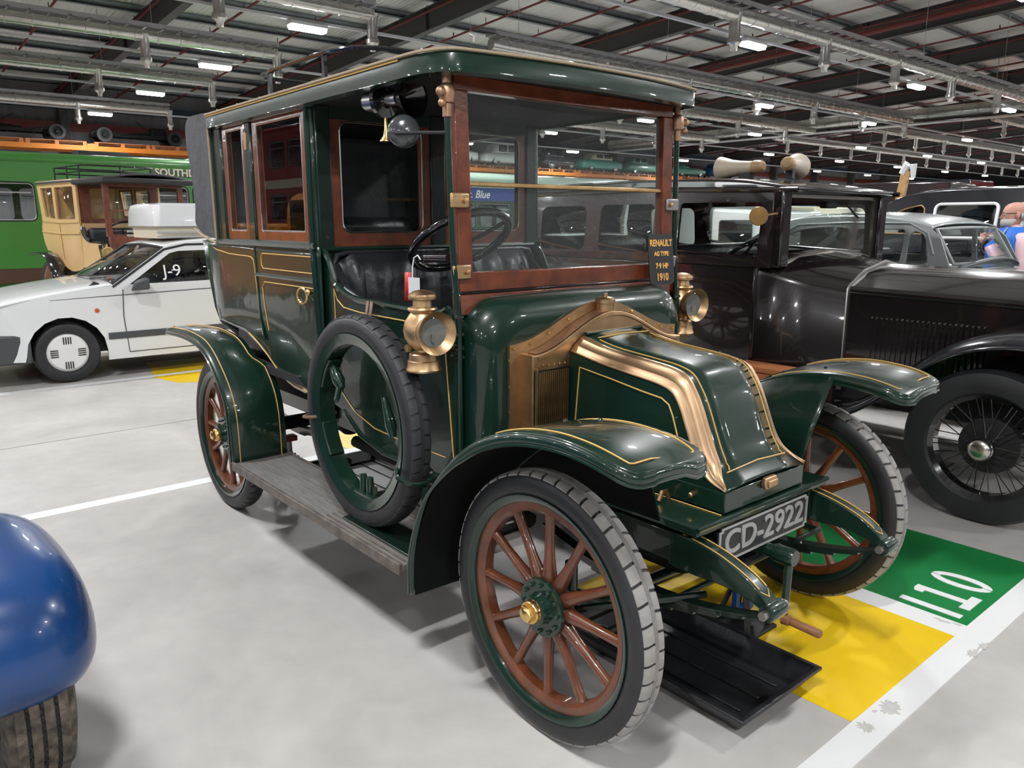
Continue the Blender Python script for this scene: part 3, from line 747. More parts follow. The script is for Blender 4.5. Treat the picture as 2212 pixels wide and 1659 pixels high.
        for z in (1.592, 1.352):
            h = MB(); h.box(wx(z)+.018, wx(z)+.034, s*.605, s*.527, z-.026, z+.026); h.build('screen_hinge', 'brass' if s < 0 else 'dull_steel', WS, .006)
            MB().lathe([(0, .034), (.009, .034), (.009, .042), (0, .045)], (wx(z), s*.548, z), 'x', 10).build('hinge_bolt', 'old_brass', WS)
    # --- roof
    def outline(g, n=10):
        yh = .682-g; xf = -.50-g; xr = -2.735+g; pts = []
        for k in range(17):                                  # front edge bowed, far to near
            t = -1+2*k/16; y = t*yh*.86; pts.append((xf-.055*(t*t), -y))
        r = .16
        c = []
        for k in range(1, 7): a = k/6; c.append((xf-.055-.19*(1-math.cos(a*PI/2)), -(yh*.86+(yh*.14)*math.sin(a*PI/2))))
        side = [(lerp(xf-.30, xr+.08, k/14), -yh+.012*(k/14)) for k in range(15)]
        rear = [(xr+.02, -yh+.04), (xr, -yh+.12), (xr-.02, 0), (xr, yh-.12), (xr+.02, yh-.04)]
        return pts+c+side+rear+[(x, -y) for x, y in side[::-1]]+[(x, -y) for x, y in c[::-1]]
    O = outline(0)
    rise = lambda x, y, g: .075*(1-(y/.668)**2)*min(1, (-.50-x)/.5+.25)
    def ring(g, z, up=0): return [(x, y, z+up*rise(x, y, g)) for x, y in outline(g)]
    rf = MB().loft([ring(.03, 1.985), ring(.0, 1.990), ring(0, 2.045), ring(.006, 2.056)], True, False).build('roof_fascia', 'green', G)
    MB().loft([ring(.004, 2.052), ring(.03, 2.062, .25), ring(.12, 2.066, .55), ring(.26, 2.068, .85), ring(.45, 2.07, 1)]).build('roof_top', 'roof_felt', rf)
    u = MB(); n = len(O); u.add(ring(.012, 2.0), [tuple(range(n))]); u.build('roof_lining', 'headliner', rf)
    MB().tube(ring(-.002, 2.058), .0055, 6, True).build('roof_piping', 'piping', rf)
    gl(rf, [p for p in ring(-.0015, 2.048)[23:39]], .003)
    # roof rack
    rk = smooth([(-2.05, .50), (-2.3, .50), (-2.38, .44), (-2.40, .3), (-2.40, -.3), (-2.38, -.44), (-2.3, -.50), (-1.9, -.515), (-1.55, -.49), (-1.44, -.40), (-1.40, -.25), (-1.39, 0), (-1.40, .25), (-1.44, .40), (-1.55, .49), (-2.0, .50)], 3)
    rr = MB().tube([(x, y, 2.225) for x, y in rk], .010, 8).build('roof_rack', 'black_gloss', G)
    for x, y in ((-2.22, -.505), (-1.66, -.505), (-2.22, .505), (-1.66, .505), (-1.39, 0), (-2.40, 0)): MB().bar((x, y, 2.09), (x, y, 2.225), .016, .022).build('rack_post', 'black_gloss', rr)
    for k in range(9): MB().tube([(-2.65+.27*k, -.60, 2.065), (-2.65+.27*k, -.60, 2.083), (-2.66+.27*k, -.608, 2.09)], .0035, 5).build('roof_hook', 'dull_steel', G)
    # --- rear body
    for s in (-1, 1):
        YS = .63
        # body side: turn-under below the waist, swept lower edge
        arc = [(-2.95, 1.06), (-2.5, 1.09), (-2.12, 1.072), (-1.9, 1.03), (-1.73, .955), (-1.6, .88), (-1.53, .80)]
        bot = [(-2.93, .985), (-2.75, .985), (-2.45, .96), (-2.33, .91), (-2.23, .85), (-2.15, .78), (-2.06, .742), (-1.98, .725), (-1.77, .72), (-1.53, .72)]
        xs = [-2.93+1.40*i/40 for i in range(41)]; rg = []
        for x in xs:
            a = interp(arc, x); zb = interp(bot, x); row = []
            sl = max(0, (-2.72-x)/.21)
            for k in range(17):
                z = lerp(1.415, zb, k/16); d = max(0, a-z); row.append((x-.11*(z-.985)/.43*sl*1.0+.0*sl, s*(YS-.36*d*d-.06*d-(.05*sl*sl)), z))
            rg.append(row)
        bs = MB().loft(rg, False).build('body_side', 'green', G, solid=.006)
        gl(bs, [(r[-1][0], r[-1][1]+s*.006, r[-1][2]+.014) for r in rg[15:]], .0028)
        # waist mouldings
        MB().tube([(-2.70, s*(YS+.004), 1.42), (-1.56, s*(YS+.004), 1.42)], .017, 8, flat=1).build('waist_moulding', 'green', bs)
        MB().tube([(-2.22, s*(YS+.002), 1.268), (-1.56, s*(YS+.002), 1.268)], .011, 8).build('waist_moulding', 'green', bs)
        MB().tube([(-2.225, s*(YS+.002), 1.40), (-2.205, s*(YS+.002), 1.06), (-2.185, s*(YS-.002), .94)], .007, 6).build('door_bead', 'green', bs)
        yy = s*(YS+.0045)
        for pts in ([(-2.135, 1.372), (-1.60, 1.372), (-1.585, 1.355), (-1.585, 1.318), (-1.60, 1.301), (-2.135, 1.301), (-2.15, 1.318), (-2.15, 1.355)],):
            gl(bs, [(x, yy, z) for x, z in pts], .0028, True)
        gl(bs, [(-2.12, s*(YS+.001), 1.0), (-2.14, yy, 1.10), (-2.158, yy, 1.21), (-2.135, yy, 1.222), (-2.13, yy, 1.236), (-1.60, yy, 1.236), (-1.592, yy, 1.222), (-1.575, yy, 1.215), (-1.56, yy, 1.1), (-1.545, yy, .985)], .0028)
        gl(bs, [(-2.19, yy, .97), (-2.212, yy, 1.1), (-2.24, yy, 1.31), (-2.25, yy, 1.34), (-2.28, yy, 1.352), (-2.56, yy, 1.358), (-2.75, yy, 1.376), (-2.9, yy-s*.02, 1.405)], .0028)
        gl(bs, [(-2.945, yy-s*.04, 1.39), (-2.90, yy-s*.03, 1.24), (-2.81, yy-s*.012, 1.03)], .0028)
        # pillars, header and window frames
        for x0, x1, nm in ((-1.628, -1.55, 'door_pillar'), (-2.275, -2.195, 'door_pillar'), (-2.715, -2.575, 'rear_pillar')):
            MB().prism([(x0, 1.41), (x1, 1.41), (x1-.005, 2.0), (x0-.005, 2.0)], 'y', s*(YS+.004), s*(YS-.055)).build(nm, 'green', bs, .008)
        MB().tube([(-1.59, s*(YS+.004), 2.0), (-1.59, s*(YS+.006), 1.42), (-1.545, s*(YS+.004), .78)], .014, 8).build('pillar_bead', 'green', bs)
        MB().box(-2.72, -1.55, s*(YS+.006), s*(YS-.05), 1.985, 2.03).build('header_rail', 'green', bs, .006)
        for (a, b2, nm) in ((-2.19, -1.632, 'door_window'), (-2.572, -2.28, 'quarter_window')):
            o = rrect(a, b2, 1.432, 1.988, .004); i = rrect(a+.05, b2-.038, 1.478, 1.965, .012)
            fr = MB().frame(o, i, 'y', s*(YS-.004), s*(YS-.036)).build(nm, 'mahogany', bs, .003)
            MB().box(a+.045, b2-.033, s*(YS-.018), s*(YS-.022), 1.474, 1.97).build('pane', 'glass', fr)
            ib = rrect(a+.052, b2-.04, 1.48, 1.963, .012); MB().tube([(p[0], s*(YS-.006), p[1]) for p in ib], .003, 5, True).build('glazing_bead', 'steel', fr)
        MB().box(-2.262, -2.238, s*(YS+.008), s*(YS-.002), 1.86, 1.945).build('hinge', 'old_brass', bs, .003)
        # door handle: brass ring on a boss
        hd = MB().sph((-1.60, s*(YS+.03), 1.222), .016, 10).build('door_handle', 'bright_brass', bs); MB().tube([(-1.60, s*YS, 1.222), (-1.60, s*(YS+.03), 1.222)], .009, 8).build('handle_stem', 'bright_brass', bs)
        MB().tube([(-1.655+.046*math.cos(t), s*(YS+.035+.006*math.sin(t)), 1.203+.034*math.sin(t)+.010*math.cos(t)) for t in [2*PI*k/24 for k in range(24)]], .006, 6, True).build('handle_ring', 'bright_brass', bs)
        # cab side: swept top edge
        cs = smooth([(-1.545, 1.40), (-1.50, 1.36), (-1.47, 1.305), (-1.435, 1.255), (-1.345, 1.222), (-1.235, 1.209), (-1.08, 1.207), (-.845, 1.202), (-.70, 1.205), (-.64, 1.225)], 3)
        bb = [(-.60, 1.225), (-.60, .60), (-1.10, .60), (-1.28, .64), (-1.40, .72), (-1.545, .74)]
        cab = MB().prism(cs+bb, 'y', s*.612, s*.592).build('cab_side', 'green', G)
        MB().tube([(x, s*.607, z) for x, z in cs], .0145, 8).build('top_rail', 'green', cab)
        yy = s*.6145
        gl(cab, [(-.652, yy, 1.155), (-.926, yy, 1.160), (-1.239, yy, 1.162), (-1.377, yy, 1.172), (-1.43, yy, 1.2), (-1.456, yy, 1.245), (-1.452, yy, 1.06), (-1.425, yy, .80), (-1.32, yy, .735), (-1.16, yy, .695), (-.985, yy, .688), (-.66, yy, .688)], .0026)
        gl(cab, [(-.655, yy, 1.155), (-.648, yy, 1.05), (-.612, yy, .70)], .0026)
        MB().tube([(-1.42, s*.61, .72), (-1.28, s*.61, .64), (-1.1, s*.61, .603), (-.6, s*.61, .603)], .012, 8).build('bottom_rail', 'green', cab)
    # partition behind the driver
    pt = MB().box(-1.60, -1.56, -.60, .60, .65, 1.405).build('partition', 'dark_green', G, .003)
    o = rrect(-.60, .60, 1.40, 2.0, .004)
    for (a, b2) in ((-.515, -.075), (.075, .515)):
        fr = MB().frame(rrect(a-.035, b2+.035, 1.41, 1.985, .01), rrect(a+.01, b2-.01, 1.475, 1.94, .04), 'x', -1.595, -1.56).build('partition_window', 'mahogany', pt, .003)
        MB().box(-1.58, -1.576, a, b2, 1.46, 1.95).build('pane', 'glass', fr)
        MB().tube([(-1.558, p[0], p[1]) for p in rrect(a+.012, b2-.012, 1.477, 1.938, .04)], .003, 5, True).build('glazing_bead', 'steel', fr)
    for y0, y1 in ((-.62, -.55), (-.04, .04), (.55, .62)): MB().box(-1.605, -1.55, y0, y1, 1.40, 2.0).build('partition_post', 'dark_green', pt, .006)
    MB().tube([(-1.555, -.60, 1.405), (-1.555, .60, 1.405)], .012, 8).build('partition_rail', 'green', pt)
    MB().box(-1.605, -1.555, -.60, .60, 1.945, 2.0).build('partition_header', 'dark_green', pt)
    # passenger compartment
    st = MB().box(-2.72, -2.2, -.57, .57, .82, 1.08).build('rear_seat', 'leather', G, .05, 3)
    MB().box(-2.80, -2.62, -.57, .57, 1.05, 1.55).build('rear_seat_back', 'leather', st, .06, 3)
    MB().box(-2.72, -1.6, -.60, .60, .76, .80).build('compartment_floor', 'dark_interior', G)
    for s in (-1, 1): MB().prism([(-2.95, 1.0), (-2.2, 1.02), (-1.55, .90), (-1.55, .60), (-2.95, .60)], 'y', s*.40, s*.41).build('wheel_house', 'under_black', G)
    # folded leather hood at the back
    hp = smooth([(-2.70, 2.075), (-2.80, 2.09), (-2.95, 2.10), (-3.045, 2.085), (-3.095, 2.035), (-3.09, 1.94), (-3.055, 1.84), (-3.03, 1.74), (-3.02, 1.62), (-3.045, 1.54), (-3.04, 1.50), (-2.96, 1.465), (-2.83, 1.435), (-2.69, 1.415)], 3)
    rg = []
    for k in range(21):
        y = -.642+1.284*k/20; e = 1-abs(y)/.642; f = min(1, e*5); q = 1-(1-f)**2
        rg.append([(-2.69+(x+2.69)*(.93+.07*q)+.008*math.sin(9*z+4*y*2)*(x < -2.75), y, 1.70+(z-1.70)*(.97+.03*q)+.006*math.sin(14*x+7*y)) for x, z in hp]+[(-2.69, y, 1.70)])
    hd = MB().loft(rg).build('folding_hood', 'hood_cloth', G, ang=50)
    MB().tube([(-2.70, -.648, 2.05), (-2.69, -.65, 1.7), (-2.685, -.65, 1.43)], .006, 6).build('hood_piping', 'piping', hd)
    for s in (-1, 1): MB().tube([(x, s*.648, z-.003) for x, z in hp[-9:]], .007, 6).build('hood_piping', 'piping', hd)
    # rear panel
    rg = [[(-3.04+.0*y*y-.02*(1-(y/.6)**2), y, 1.42), (-3.0-.03*(1-(y/.6)**2), y, 1.25), (-2.93-.02*(1-(y/.6)**2), y, 1.05), (-2.86, y, .97), (-2.6, y*.8, .80)] for y in [-.60+1.2*k/12 for k in range(13)]]
    MB().loft(rg, False).build('rear_panel', 'green', G, solid=.006)
    # --- driver's seat: pleated leather bench
    sb = MB()
    rg = []
    NY = 64
    for i in range(NY+1):
        y = -.575+1.15*i/NY; pu = abs(math.sin(PI*(i/NY)*9)); e = min(1, min(i, NY-i)/5); row = []
        for k in range(13):
            t = k/12; z = lerp(1.02, 1.385-.05*(1-e), t); bul = (.05+.035*pu**.6*(1 if t < .85 else (1-t)/.15))*math.sin(PI*min(1, .12+.88*t))**.5
            row.append((-1.545+bul*e+.02*e, y, z))
        row.append((-1.552, y, 1.36)); rg.append(row)
    ds = sb.loft(rg, False).build('driver_seat', 'leather', G, ang=60)
    for i in range(1, 9): MB().sph((-1.485, -.575+1.15*i/9, 1.20), .009, 8, (.6, 1, 1)).build('seat_button', 'leather', ds)
    MB().tube([(-1.53, -.585, 1.25), (-1.53, -.58, 1.33), (-1.535, -.55, 1.38), (-1.54, -.5, 1.388), (-1.54, .5, 1.388), (-1.535, .55, 1.38), (-1.53, .58, 1.33)], .012, 8).build('seat_piping', 'leather', ds)
    for s in (-1, 1):
        MB().loft([[(-1.54, s*.59, 1.02), (-1.54, s*.59, 1.35), (-1.54, s*.54, 1.36), (-1.54, s*.53, 1.02)], [(-1.42, s*.59, 1.02), (-1.42, s*.59, 1.25), (-1.42, s*.55, 1.25), (-1.42, s*.54, 1.02)], [(-1.2, s*.585, 1.02), (-1.2, s*.585, 1.19), (-1.2, s*.555, 1.19), (-1.2, s*.55, 1.02)]]).build('seat_arm', 'leather', ds, .02)
    MB().box(-1.54, -1.02, -.57, .57, .86, 1.02).build('seat_cushion', 'leather', ds, .04, 3)
    MB().box(-1.54, -1.05, -.575, .575, .62, .86).build('seat_box', 'dark_green', ds)
    MB().box(-1.1, -.62, -.58, .58, .60, .64).build('cab_floor', 'board', G)
    # --- steering
    n = Vector((-.56, 0, .83)).normalized(); c = Vector((-1.0, -.285, 1.445)); a1 = Vector((0, 1, 0)); a2 = n.cross(a1)
    sw = MB().tube([c+.205*(a1*math.cos(2*PI*k/40)+a2*math.sin(2*PI*k/40)) for k in range(40)], .0165, 10, True).build('steering_wheel', 'black_gloss', G)
    for k in range(4):
        t = PI/4+PI/2*k; MB().tube([c-n*.02, c-n*.012+.1*(a1*math.cos(t)+a2*math.sin(t)), c+.2*(a1*math.cos(t)+a2*math.sin(t))], .008, 6).build('spoke', 'black_gloss', sw)
    MB().tube([c-n*.03, c-n*.75], .02, 10).build('steering_column', 'black_gloss', sw); MB().sph(c-n*.01, .03, 10).build('boss', 'old_brass', sw)
    MB().tube([c-n*.05, c-n*.05+Vector((.10, -.05, .01)), c-n*.04+Vector((.2, -.15, .02))], .009, 8).build('control_lever', 'black_gloss', sw)
    MB().tube([(-.80, -.585, 1.395), (-.66, -.585, 1.40)], .016, 10).build('hand_lever', 'black_gloss', G)
    # --- side lamps
    for s in (-1, 1):
        lx, ly = -.655, s*.703
        lm = MB().lathe([(0, 1.02), (.061, 1.02), (.062, 1.026), (.058, 1.032), (.0555, 1.055), (.051, 1.058), (.0495, 1.078), (.046, 1.082), (.028, 1.086), (.026, 1.10)], (lx, ly, 0), 'z', 28).build('side_lamp', 'brass', G, ang=30)
        MB().lathe([(.03, 1.095), (.05, 1.11), (.064, 1.135), (.068, 1.16), (.062, 1.19), (.046, 1.213), (.040, 1.222), (.048, 1.226), (.051, 1.232), (.048, 1.238), (.034, 1.24), (.031, 1.262), (.047, 1.266), (.0485, 1.274), (.046, 1.282), (.03, 1.293), (.01, 1.297), (0, 1.297)], (lx, ly, 0), 'z', 28).build('lamp_body', 'brass', lm, ang=30)
        dr = Vector((math.cos(R(4)), math.sin(R(4))*-1, 0)); A = (Vector((-dr.y, dr.x, 0)), Vector((0, 0, 1)), dr); oo = (lx, ly, 1.158)
        MB().lathe([(.05, .0), (.054, .05), (.066, .072), (.0725, .092), (.0735, .096), (.070, .094), (.052, .074), (.049, .07)], oo, A, 32, False).build('lamp_bezel', 'brass', lm, ang=40)
        MB().lathe([(0, .0705), (.049, .0705)], oo, A, 20, False).build('reflector', 'lamp_inside', lm); MB().lathe([(0, .088), (.03, .085), (.054, .079), (.054, .076)], oo, A, 28, False).build('lens', 'glass', lm)
        MB().tube([(lx+.074, ly-.012, 1.13), (lx+.074, ly-.012, 1.155)], .006, 8).build('burner', 'dull_steel', lm)
        MB().tube([(lx-.05, ly-s*0+s*.0, 1.215), (lx-.085, ly, 1.20), (lx-.098, ly, 1.165), (lx-.085, ly, 1.125), (lx-.06, ly, 1.11)], .0045, 6).build('carrying_handle', 'old_brass', lm)
        MB().lathe([(0, -.006), (.013, -.006), (.013, .006), (0, .006)], (lx-.02, ly+s*.05, 1.10), 'y', 10).build('wing_nut', 'old_brass', lm)
        br = MB().tube([(lx, ly-s*.02, 1.10), (lx, s*.64, 1.10), (-.60, s*.60, 1.11)], .011, 8).build('lamp_bracket', 'dark_green', lm)
        for z in (1.20, 1.14, 1.09, 1.06): MB().tube([(-.60, s*.575, z), (-.60, s*.615, z)], .008, 6).build('bracket_bolt', 'dark_green', lm)
    # --- horn, bell and mirror on the driver's side
    hx = MB().lathe([(0, -.26), (.032, -.26), (.034, -.25), (.034, -.195), (.03, -.19), (.062, -.185), (.064, -.165), (.03, -.158), (.022, -.15), (.022, -.10), (.03, -.085), (.048, -.06), (.07, -.03), (.074, -.026), (.066, -.028), (.04, -.06), (.01, -.1), (0, -.1)], (0, 0, 0), 'x', 26).build('klaxon_horn', 'black_gloss', G, ang=30)
    hx.location = (-.86, -.56, 1.955); hx.rotation_euler = (0, 0, R(14))
    MB().ring([(.0355, -.252), (.0355, -.20), (.033, -.20), (.033, -.252)], (0, 0, 0), 'x', 26).build('drum_band', 'steel', hx); MB().ring([(.0235, -.148), (.0235, -.102), (.021, -.102), (.021, -.148)], (0, 0, 0), 'x', 22).build('neck_band', 'steel', hx)
    MB().bar((-.17, 0, .03), (-.17, 0, .085), .012, .03).build('horn_bracket', 'black_matt', hx)
    MB().lathe([(.006, -.06), (.007, -.10), (.01, -.115), (.012, -.125), (.024, -.14), (.026, -.145), (0, -.145)], (-.165, 0, 0), 'z', 14).build('horn_bulb', 'bright_brass', hx)
    mr = MB().lathe([(0, .016), (.03, .013), (.048, .004), (.056, -.008), (.056, -.014), (0, -.014)], (0, 0, 0), 'x', 28).build('driving_mirror', 'enamel_grey', G)
    mr.location = (-.80, -.665, 1.825); mr.rotation_euler = (0, R(-6), R(-32))
    MB().tube([(-.80, -.70, 1.815), (-.70, -.645, 1.812), (wx(1.8)+.02, -.60, 1.81)], .0065, 8).build('mirror_arm', 'black_matt', G)
    # leather straps over the cab rail
    for dx, tw in ((0, .012), (.03, -.006)): MB().loft([[(-1.16+dx-.012, -.622, 1.215), (-1.16+dx+.012, -.624, 1.215)], [(-1.15+dx-.011, -.637, 1.16), (-1.15+dx+.008, -.642, 1.15)], [(-1.12+dx*.3-.006, -.64, 1.09), (-1.12+dx*.3+.006, -.645, 1.09)]], False).build('leather_strap', 'leather_tan', G, solid=.004)
    # --- spare wheel rim on the running board
    sx, sy, sz = -1.03, -.735, .772
    sp = MB().ring([(.318, -.040), (.341, -.046), (.341, -.040), (.327, -.034), (.327, .034), (.341, .040), (.341, .046), (.318, .040), (.30, .034), (.30, -.034)], (0, 0, 0), 'y', 64).build('spare_rim', 'green', G, loc=(sx, sy, sz))
    make_wheel(G, (sx, sy, sz), tread='tread_dark', blocks=True, spokes=False, tyre_name='spare_tyre')
    for (t, w) in ((-35, .1), (148, .09), (205, .12)):      # riveted plates and lugs inside the rim
        pts = []
        for k in range(9):
            a = R(t-14+28*k/8); pts.append((.299*math.cos(a), .299*math.sin(a)))
        pts += [(.288*math.cos(R(t+14-28*k/8)), .288*math.sin(R(t+14-28*k/8))) for k in range(9)]
        MB().prism(pts, 'y', -.032, .032).build('rim_plate', 'green', sp, .004)
    b = MB(); a = R(-98)
    for dx in (-.02, .03): b.tube([(dx, 0, -.298), (dx, 0, -.22)], [.017, .014], 10)
    b.box(-.05, .09, -.028, .028, -.30, -.285); b.tube([(.065, 0, -.29), (.065, 0, -.25)], .01, 8); b.build('rim_clamp', 'green', sp)
    b = MB(); b.tube([(-.23, .0, .18), (-.19, 0, .13), (-.17, 0, .10)], [.02, .026, .016], 10); b.tube([(-.17, -.01, .10), (-.14, -.04, .06)], .012, 8); b.build('rim_clamp', 'green', sp)
    b = MB(); b.tube([(.16, 0, .12), (.2, 0, .02), (.21, 0, -.02)], [.012, .022, .014], 10); b.build('rim_clamp', 'green', sp)
    def loopstrap(ang, nm, m, r=.011):
        a = R(ang); cx, cz = .372*math.cos(a), .372*math.sin(a); er = Vector((math.cos(a), 0, math.sin(a)))
        pts = [Vector((cx, 0, cz))+er*(.058*math.cos(2*PI*k/20))+Vector((0, 1, 0))*(.068*math.sin(2*PI*k/20)) for k in range(20)]
        MB().tube(pts, r, 6, True).build(nm, m, sp)
    loopstrap(-20, 'tyre_clamp', 'green', .0085); loopstrap(187, 'tyre_strap', 'leather_tan', .007)
    MB().tube([(.40, .01, -.16), (.405, .0, -.40)], .014, 8).build('clamp_post', 'green', sp)
    MB().box(-1.12, -.62, -.80, -.66, .362, .372).build('spare_cradle', 'dark_green', G, .004)
    return root
CAR = build_green_car()

# things that hang on or stand on the green car
def car_extras():
    s = thing('information_sign', 'small black sign with gold lettering standing against the windscreen of the green car', 'sign', (-.565, .455, 1.262))
    xd = Vector((.06, 1, 0)).normalized(); n = Vector((1, -.06, .12)).normalized(); yd = n.cross(xd)
    pts = rrect(-.075, .075, 0, .21, .022, 4); b = MB()
    f = [xd*p[0]+yd*p[1] for p in pts]; k = [v-n*.005 for v in f]; m = len(f)
    b.add(f+k, [tuple(range(m)), tuple(range(2*m-1, m-1, -1))]+[(i, (i+1) % m, m+(i+1) % m, m+i) for i in range(m)]); b.build('board', 'sign_black', s)
    for t, z, sz, sx in (('RENAULT', .172, .038, .82), ('AG TYPE', .128, .025, .9), ('7\u00b79 HP', .077, .03, .92), ('1910', .030, .042, .86)):
        text('lettering', t, sz, 'sign_gold', s, yd*z+n*.0012, xd, yd, .0006, sx, .0012)
    # tags on the steering gear and on the far lamp
    t = thing('hanging_tag', 'red tag tied to the steering wheel of the green car', 'tag', (-.90, -.60, 1.245))
    MB().loft([[(-.012, -.006, .095), (.018, .0, .095)], [(-.018, -.004, .05), (.014, .004, .05)], [(-.014, -.008, -.01), (.014, .0, -.01)]], False).build('tag_card', 'red', t, solid=.002)
    t = thing('hanging_label', 'white paper label on a string beside the red tag in the green car', 'label', (-.815, -.63, 1.25))
    MB().obox((0, 0, .045), (.05, .002, .062), Matrix.Rotation(R(20), 3, 'Z')).build('label_card', 'paper', t)
    MB().tube([(-.01, 0, .075), (-.016, .005, .11), (-.012, .01, .145), (.01, .012, .155), (.03, .01, .14)], .0025, 5).build('string', 'white', t)
    t = thing('hanging_tag', 'orange red tag hanging behind the far brass side lamp', 'tag', (-.63, .61, 1.225))
    MB().loft([[(0, -.012, .115), (0, .012, .12)], [(0, -.03, .06), (0, .03, .055)], [(0, -.045, -.02), (0, .02, .0)]], False).build('tag_card', 'orange_red', t, solid=.002)
    MB().tube([(0, 0, .11), (.002, -.01, .14), (0, 0, .15)], .003, 5).build('string', 'white', t)
    MB().obox((.004, .0, .03), (.002, .06, .014), Matrix.Rotation(R(-35), 3, 'X')).build('printed_strip', 'paper', t)
    # drip trays
    def tray(x0, x1, y0, y1, lab, rz=0):
        r = thing('drip_tray', lab, 'tray', ((x0+x1)/2, (y0+y1)/2, 0), rz); hx, hy = (x1-x0)/2, (y1-y0)/2; h = .075
        def q(e, z): return [(-hx+e, -hy+e, z), (hx-e, -hy+e, z), (hx-e, hy-e, z), (-hx+e, hy-e, z)]
        MB().loft([q(.045, .004), q(.01, h-.012), q(0, h-.012), q(0, h), q(.02, h), q(.055, .010)]).build('pan', 'black_plastic', r, .006)
        for k in (-1, 0, 1): MB().box(-hx+.09, hx-.09, k*hy*.45-.006, k*hy*.45+.006, .008, .016).build('rib', 'black_plastic', r, .003)
        return r
    tray(-.30, .435, -.335, .125, 'black plastic drip tray under the front of the green car')
    tray(-2.78, -1.20, -.25, .32, 'black plastic drip tray under the rear of the green car')
    # axle stands
    def stand(x, y, h, lab, m1, m2):
        r = thing('axle_stand', lab, 'axle stand', (x, y, 0)); b = MB()
        for sx in (-1, 1):
            for sy in (-1, 1): b.bar((sx*.075, sy*.075, 0), (sx*.02, sy*.02, h*.72), .022, .012)
        b.build('legs', m1, r); MB().box(-.095, .095, -.095, .095, 0, .014).build('base', m1, r, .004)
        MB().frame(rrect(-.06, .06, .06, h*.66, .012), rrect(-.036, .036, .09, h*.5, .012), 'x', -.01, .01).build('web', m2, r)
        MB().tube([(0, 0, h*.55), (0, 0, h)], .02, 10).build('ratchet_post', 'dull_steel', r); MB().box(-.03, .03, -.045, .045, h-.02, h+.012).build('saddle', m1, r, .006)
    stand(.03, .27, .285, 'black and blue axle stand under the front axle of the green car', 'black_matt', 'blue_plastic')
    stand(-2.50, -.40, .33, 'dark red axle stand under the rear axle of the green car', 'red_metal', 'red_metal')
car_extras()
# ------------------------------------------------------------------ builders shared by the other vehicles
def panel(outer, holes, f, name, m, parent, solid=.02):
    """flat panel with openings: outer and holes are 2D loops, f maps (a, b) to 3D"""
    bm = bmesh.new(); ed = []
    for lp in [outer]+holes:
        vs = [bm.verts.new(f(*p)) for p in lp]
        for i in range(len(vs)): ed.append(bm.edges.new((vs[i], vs[(i+1) % len(vs)])))
    bmesh.ops.triangle_fill(bm, use_beauty=True, edges=ed)
    bmesh.ops.recalc_face_normals(bm, faces=bm.faces)
    me = bpy.data.meshes.new(name); bm.to_mesh(me); bm.free(); me.materials.append(M[m])
    o = bpy.data.objects.new(name, me); C.objects.link(o); o.parent = parent
    d = o.modifiers.new('s', 'SOLIDIFY'); d.thickness = solid; d.offset = 0
    return o
def pane(pts3, name, m, parent): return MB().add(pts3, [tuple(range(len(pts3)))]).build(name, m, parent, solid=.004)
def sell(x, hw, zb, zt, e=4, n=24, cy=0):
    out = []; zc = (zb+zt)/2; h = (zt-zb)/2
    for k in range(n):
        t = 2*PI*(k+.5)/n; c, q = math.cos(t), math.sin(t)
        out.append((x, cy+hw*math.copysign(abs(c)**(2/e), c), zc+h*math.copysign(abs(q)**(2/e), q)))
    return out
def superloft(st, name, m, parent, e=4, n=28, ang=45): return MB().loft([sell(*(q[:4]), e=(q[4] if len(q) > 4 else e), n=n) for q in st]).build(name, m, parent, ang=ang)
SW = {}
def plain_wheel(root, loc, r, w, key, disc, disc_mat, far=False, rim_r=None):
    """tyre and pressed wheel disc; axle along y, outer face -y"""
    k = (key, r, w); rr = rim_r or r*.63
    if k not in SW:
        b = MB(); b.ring([(rr, -w*.40), (rr*1.06, -w*.5), ((r+rr)/2, -w*.56), (r*.95, -w*.48), (r, -w*.3), (r, w*.3), (r*.95, w*.48), (rr, w*.4)], (0, 0, 0), 'y', 40); t = b.build('tyre', 'rubber', root)
        b = MB().lathe([(p[0]*rr, p[1]*w) for p in disc], (0, 0, 0), 'y', 32); h = b.build('wheel_disc', disc_mat, t, ang=30); SW[k] = (t, h)
    else:
        t = inst(SW[k][0], 'tyre', root); h = inst(SW[k][1], 'wheel_disc', t)
    t.location = loc; t.rotation_euler = (0, 0, PI if far else 0)
    return t
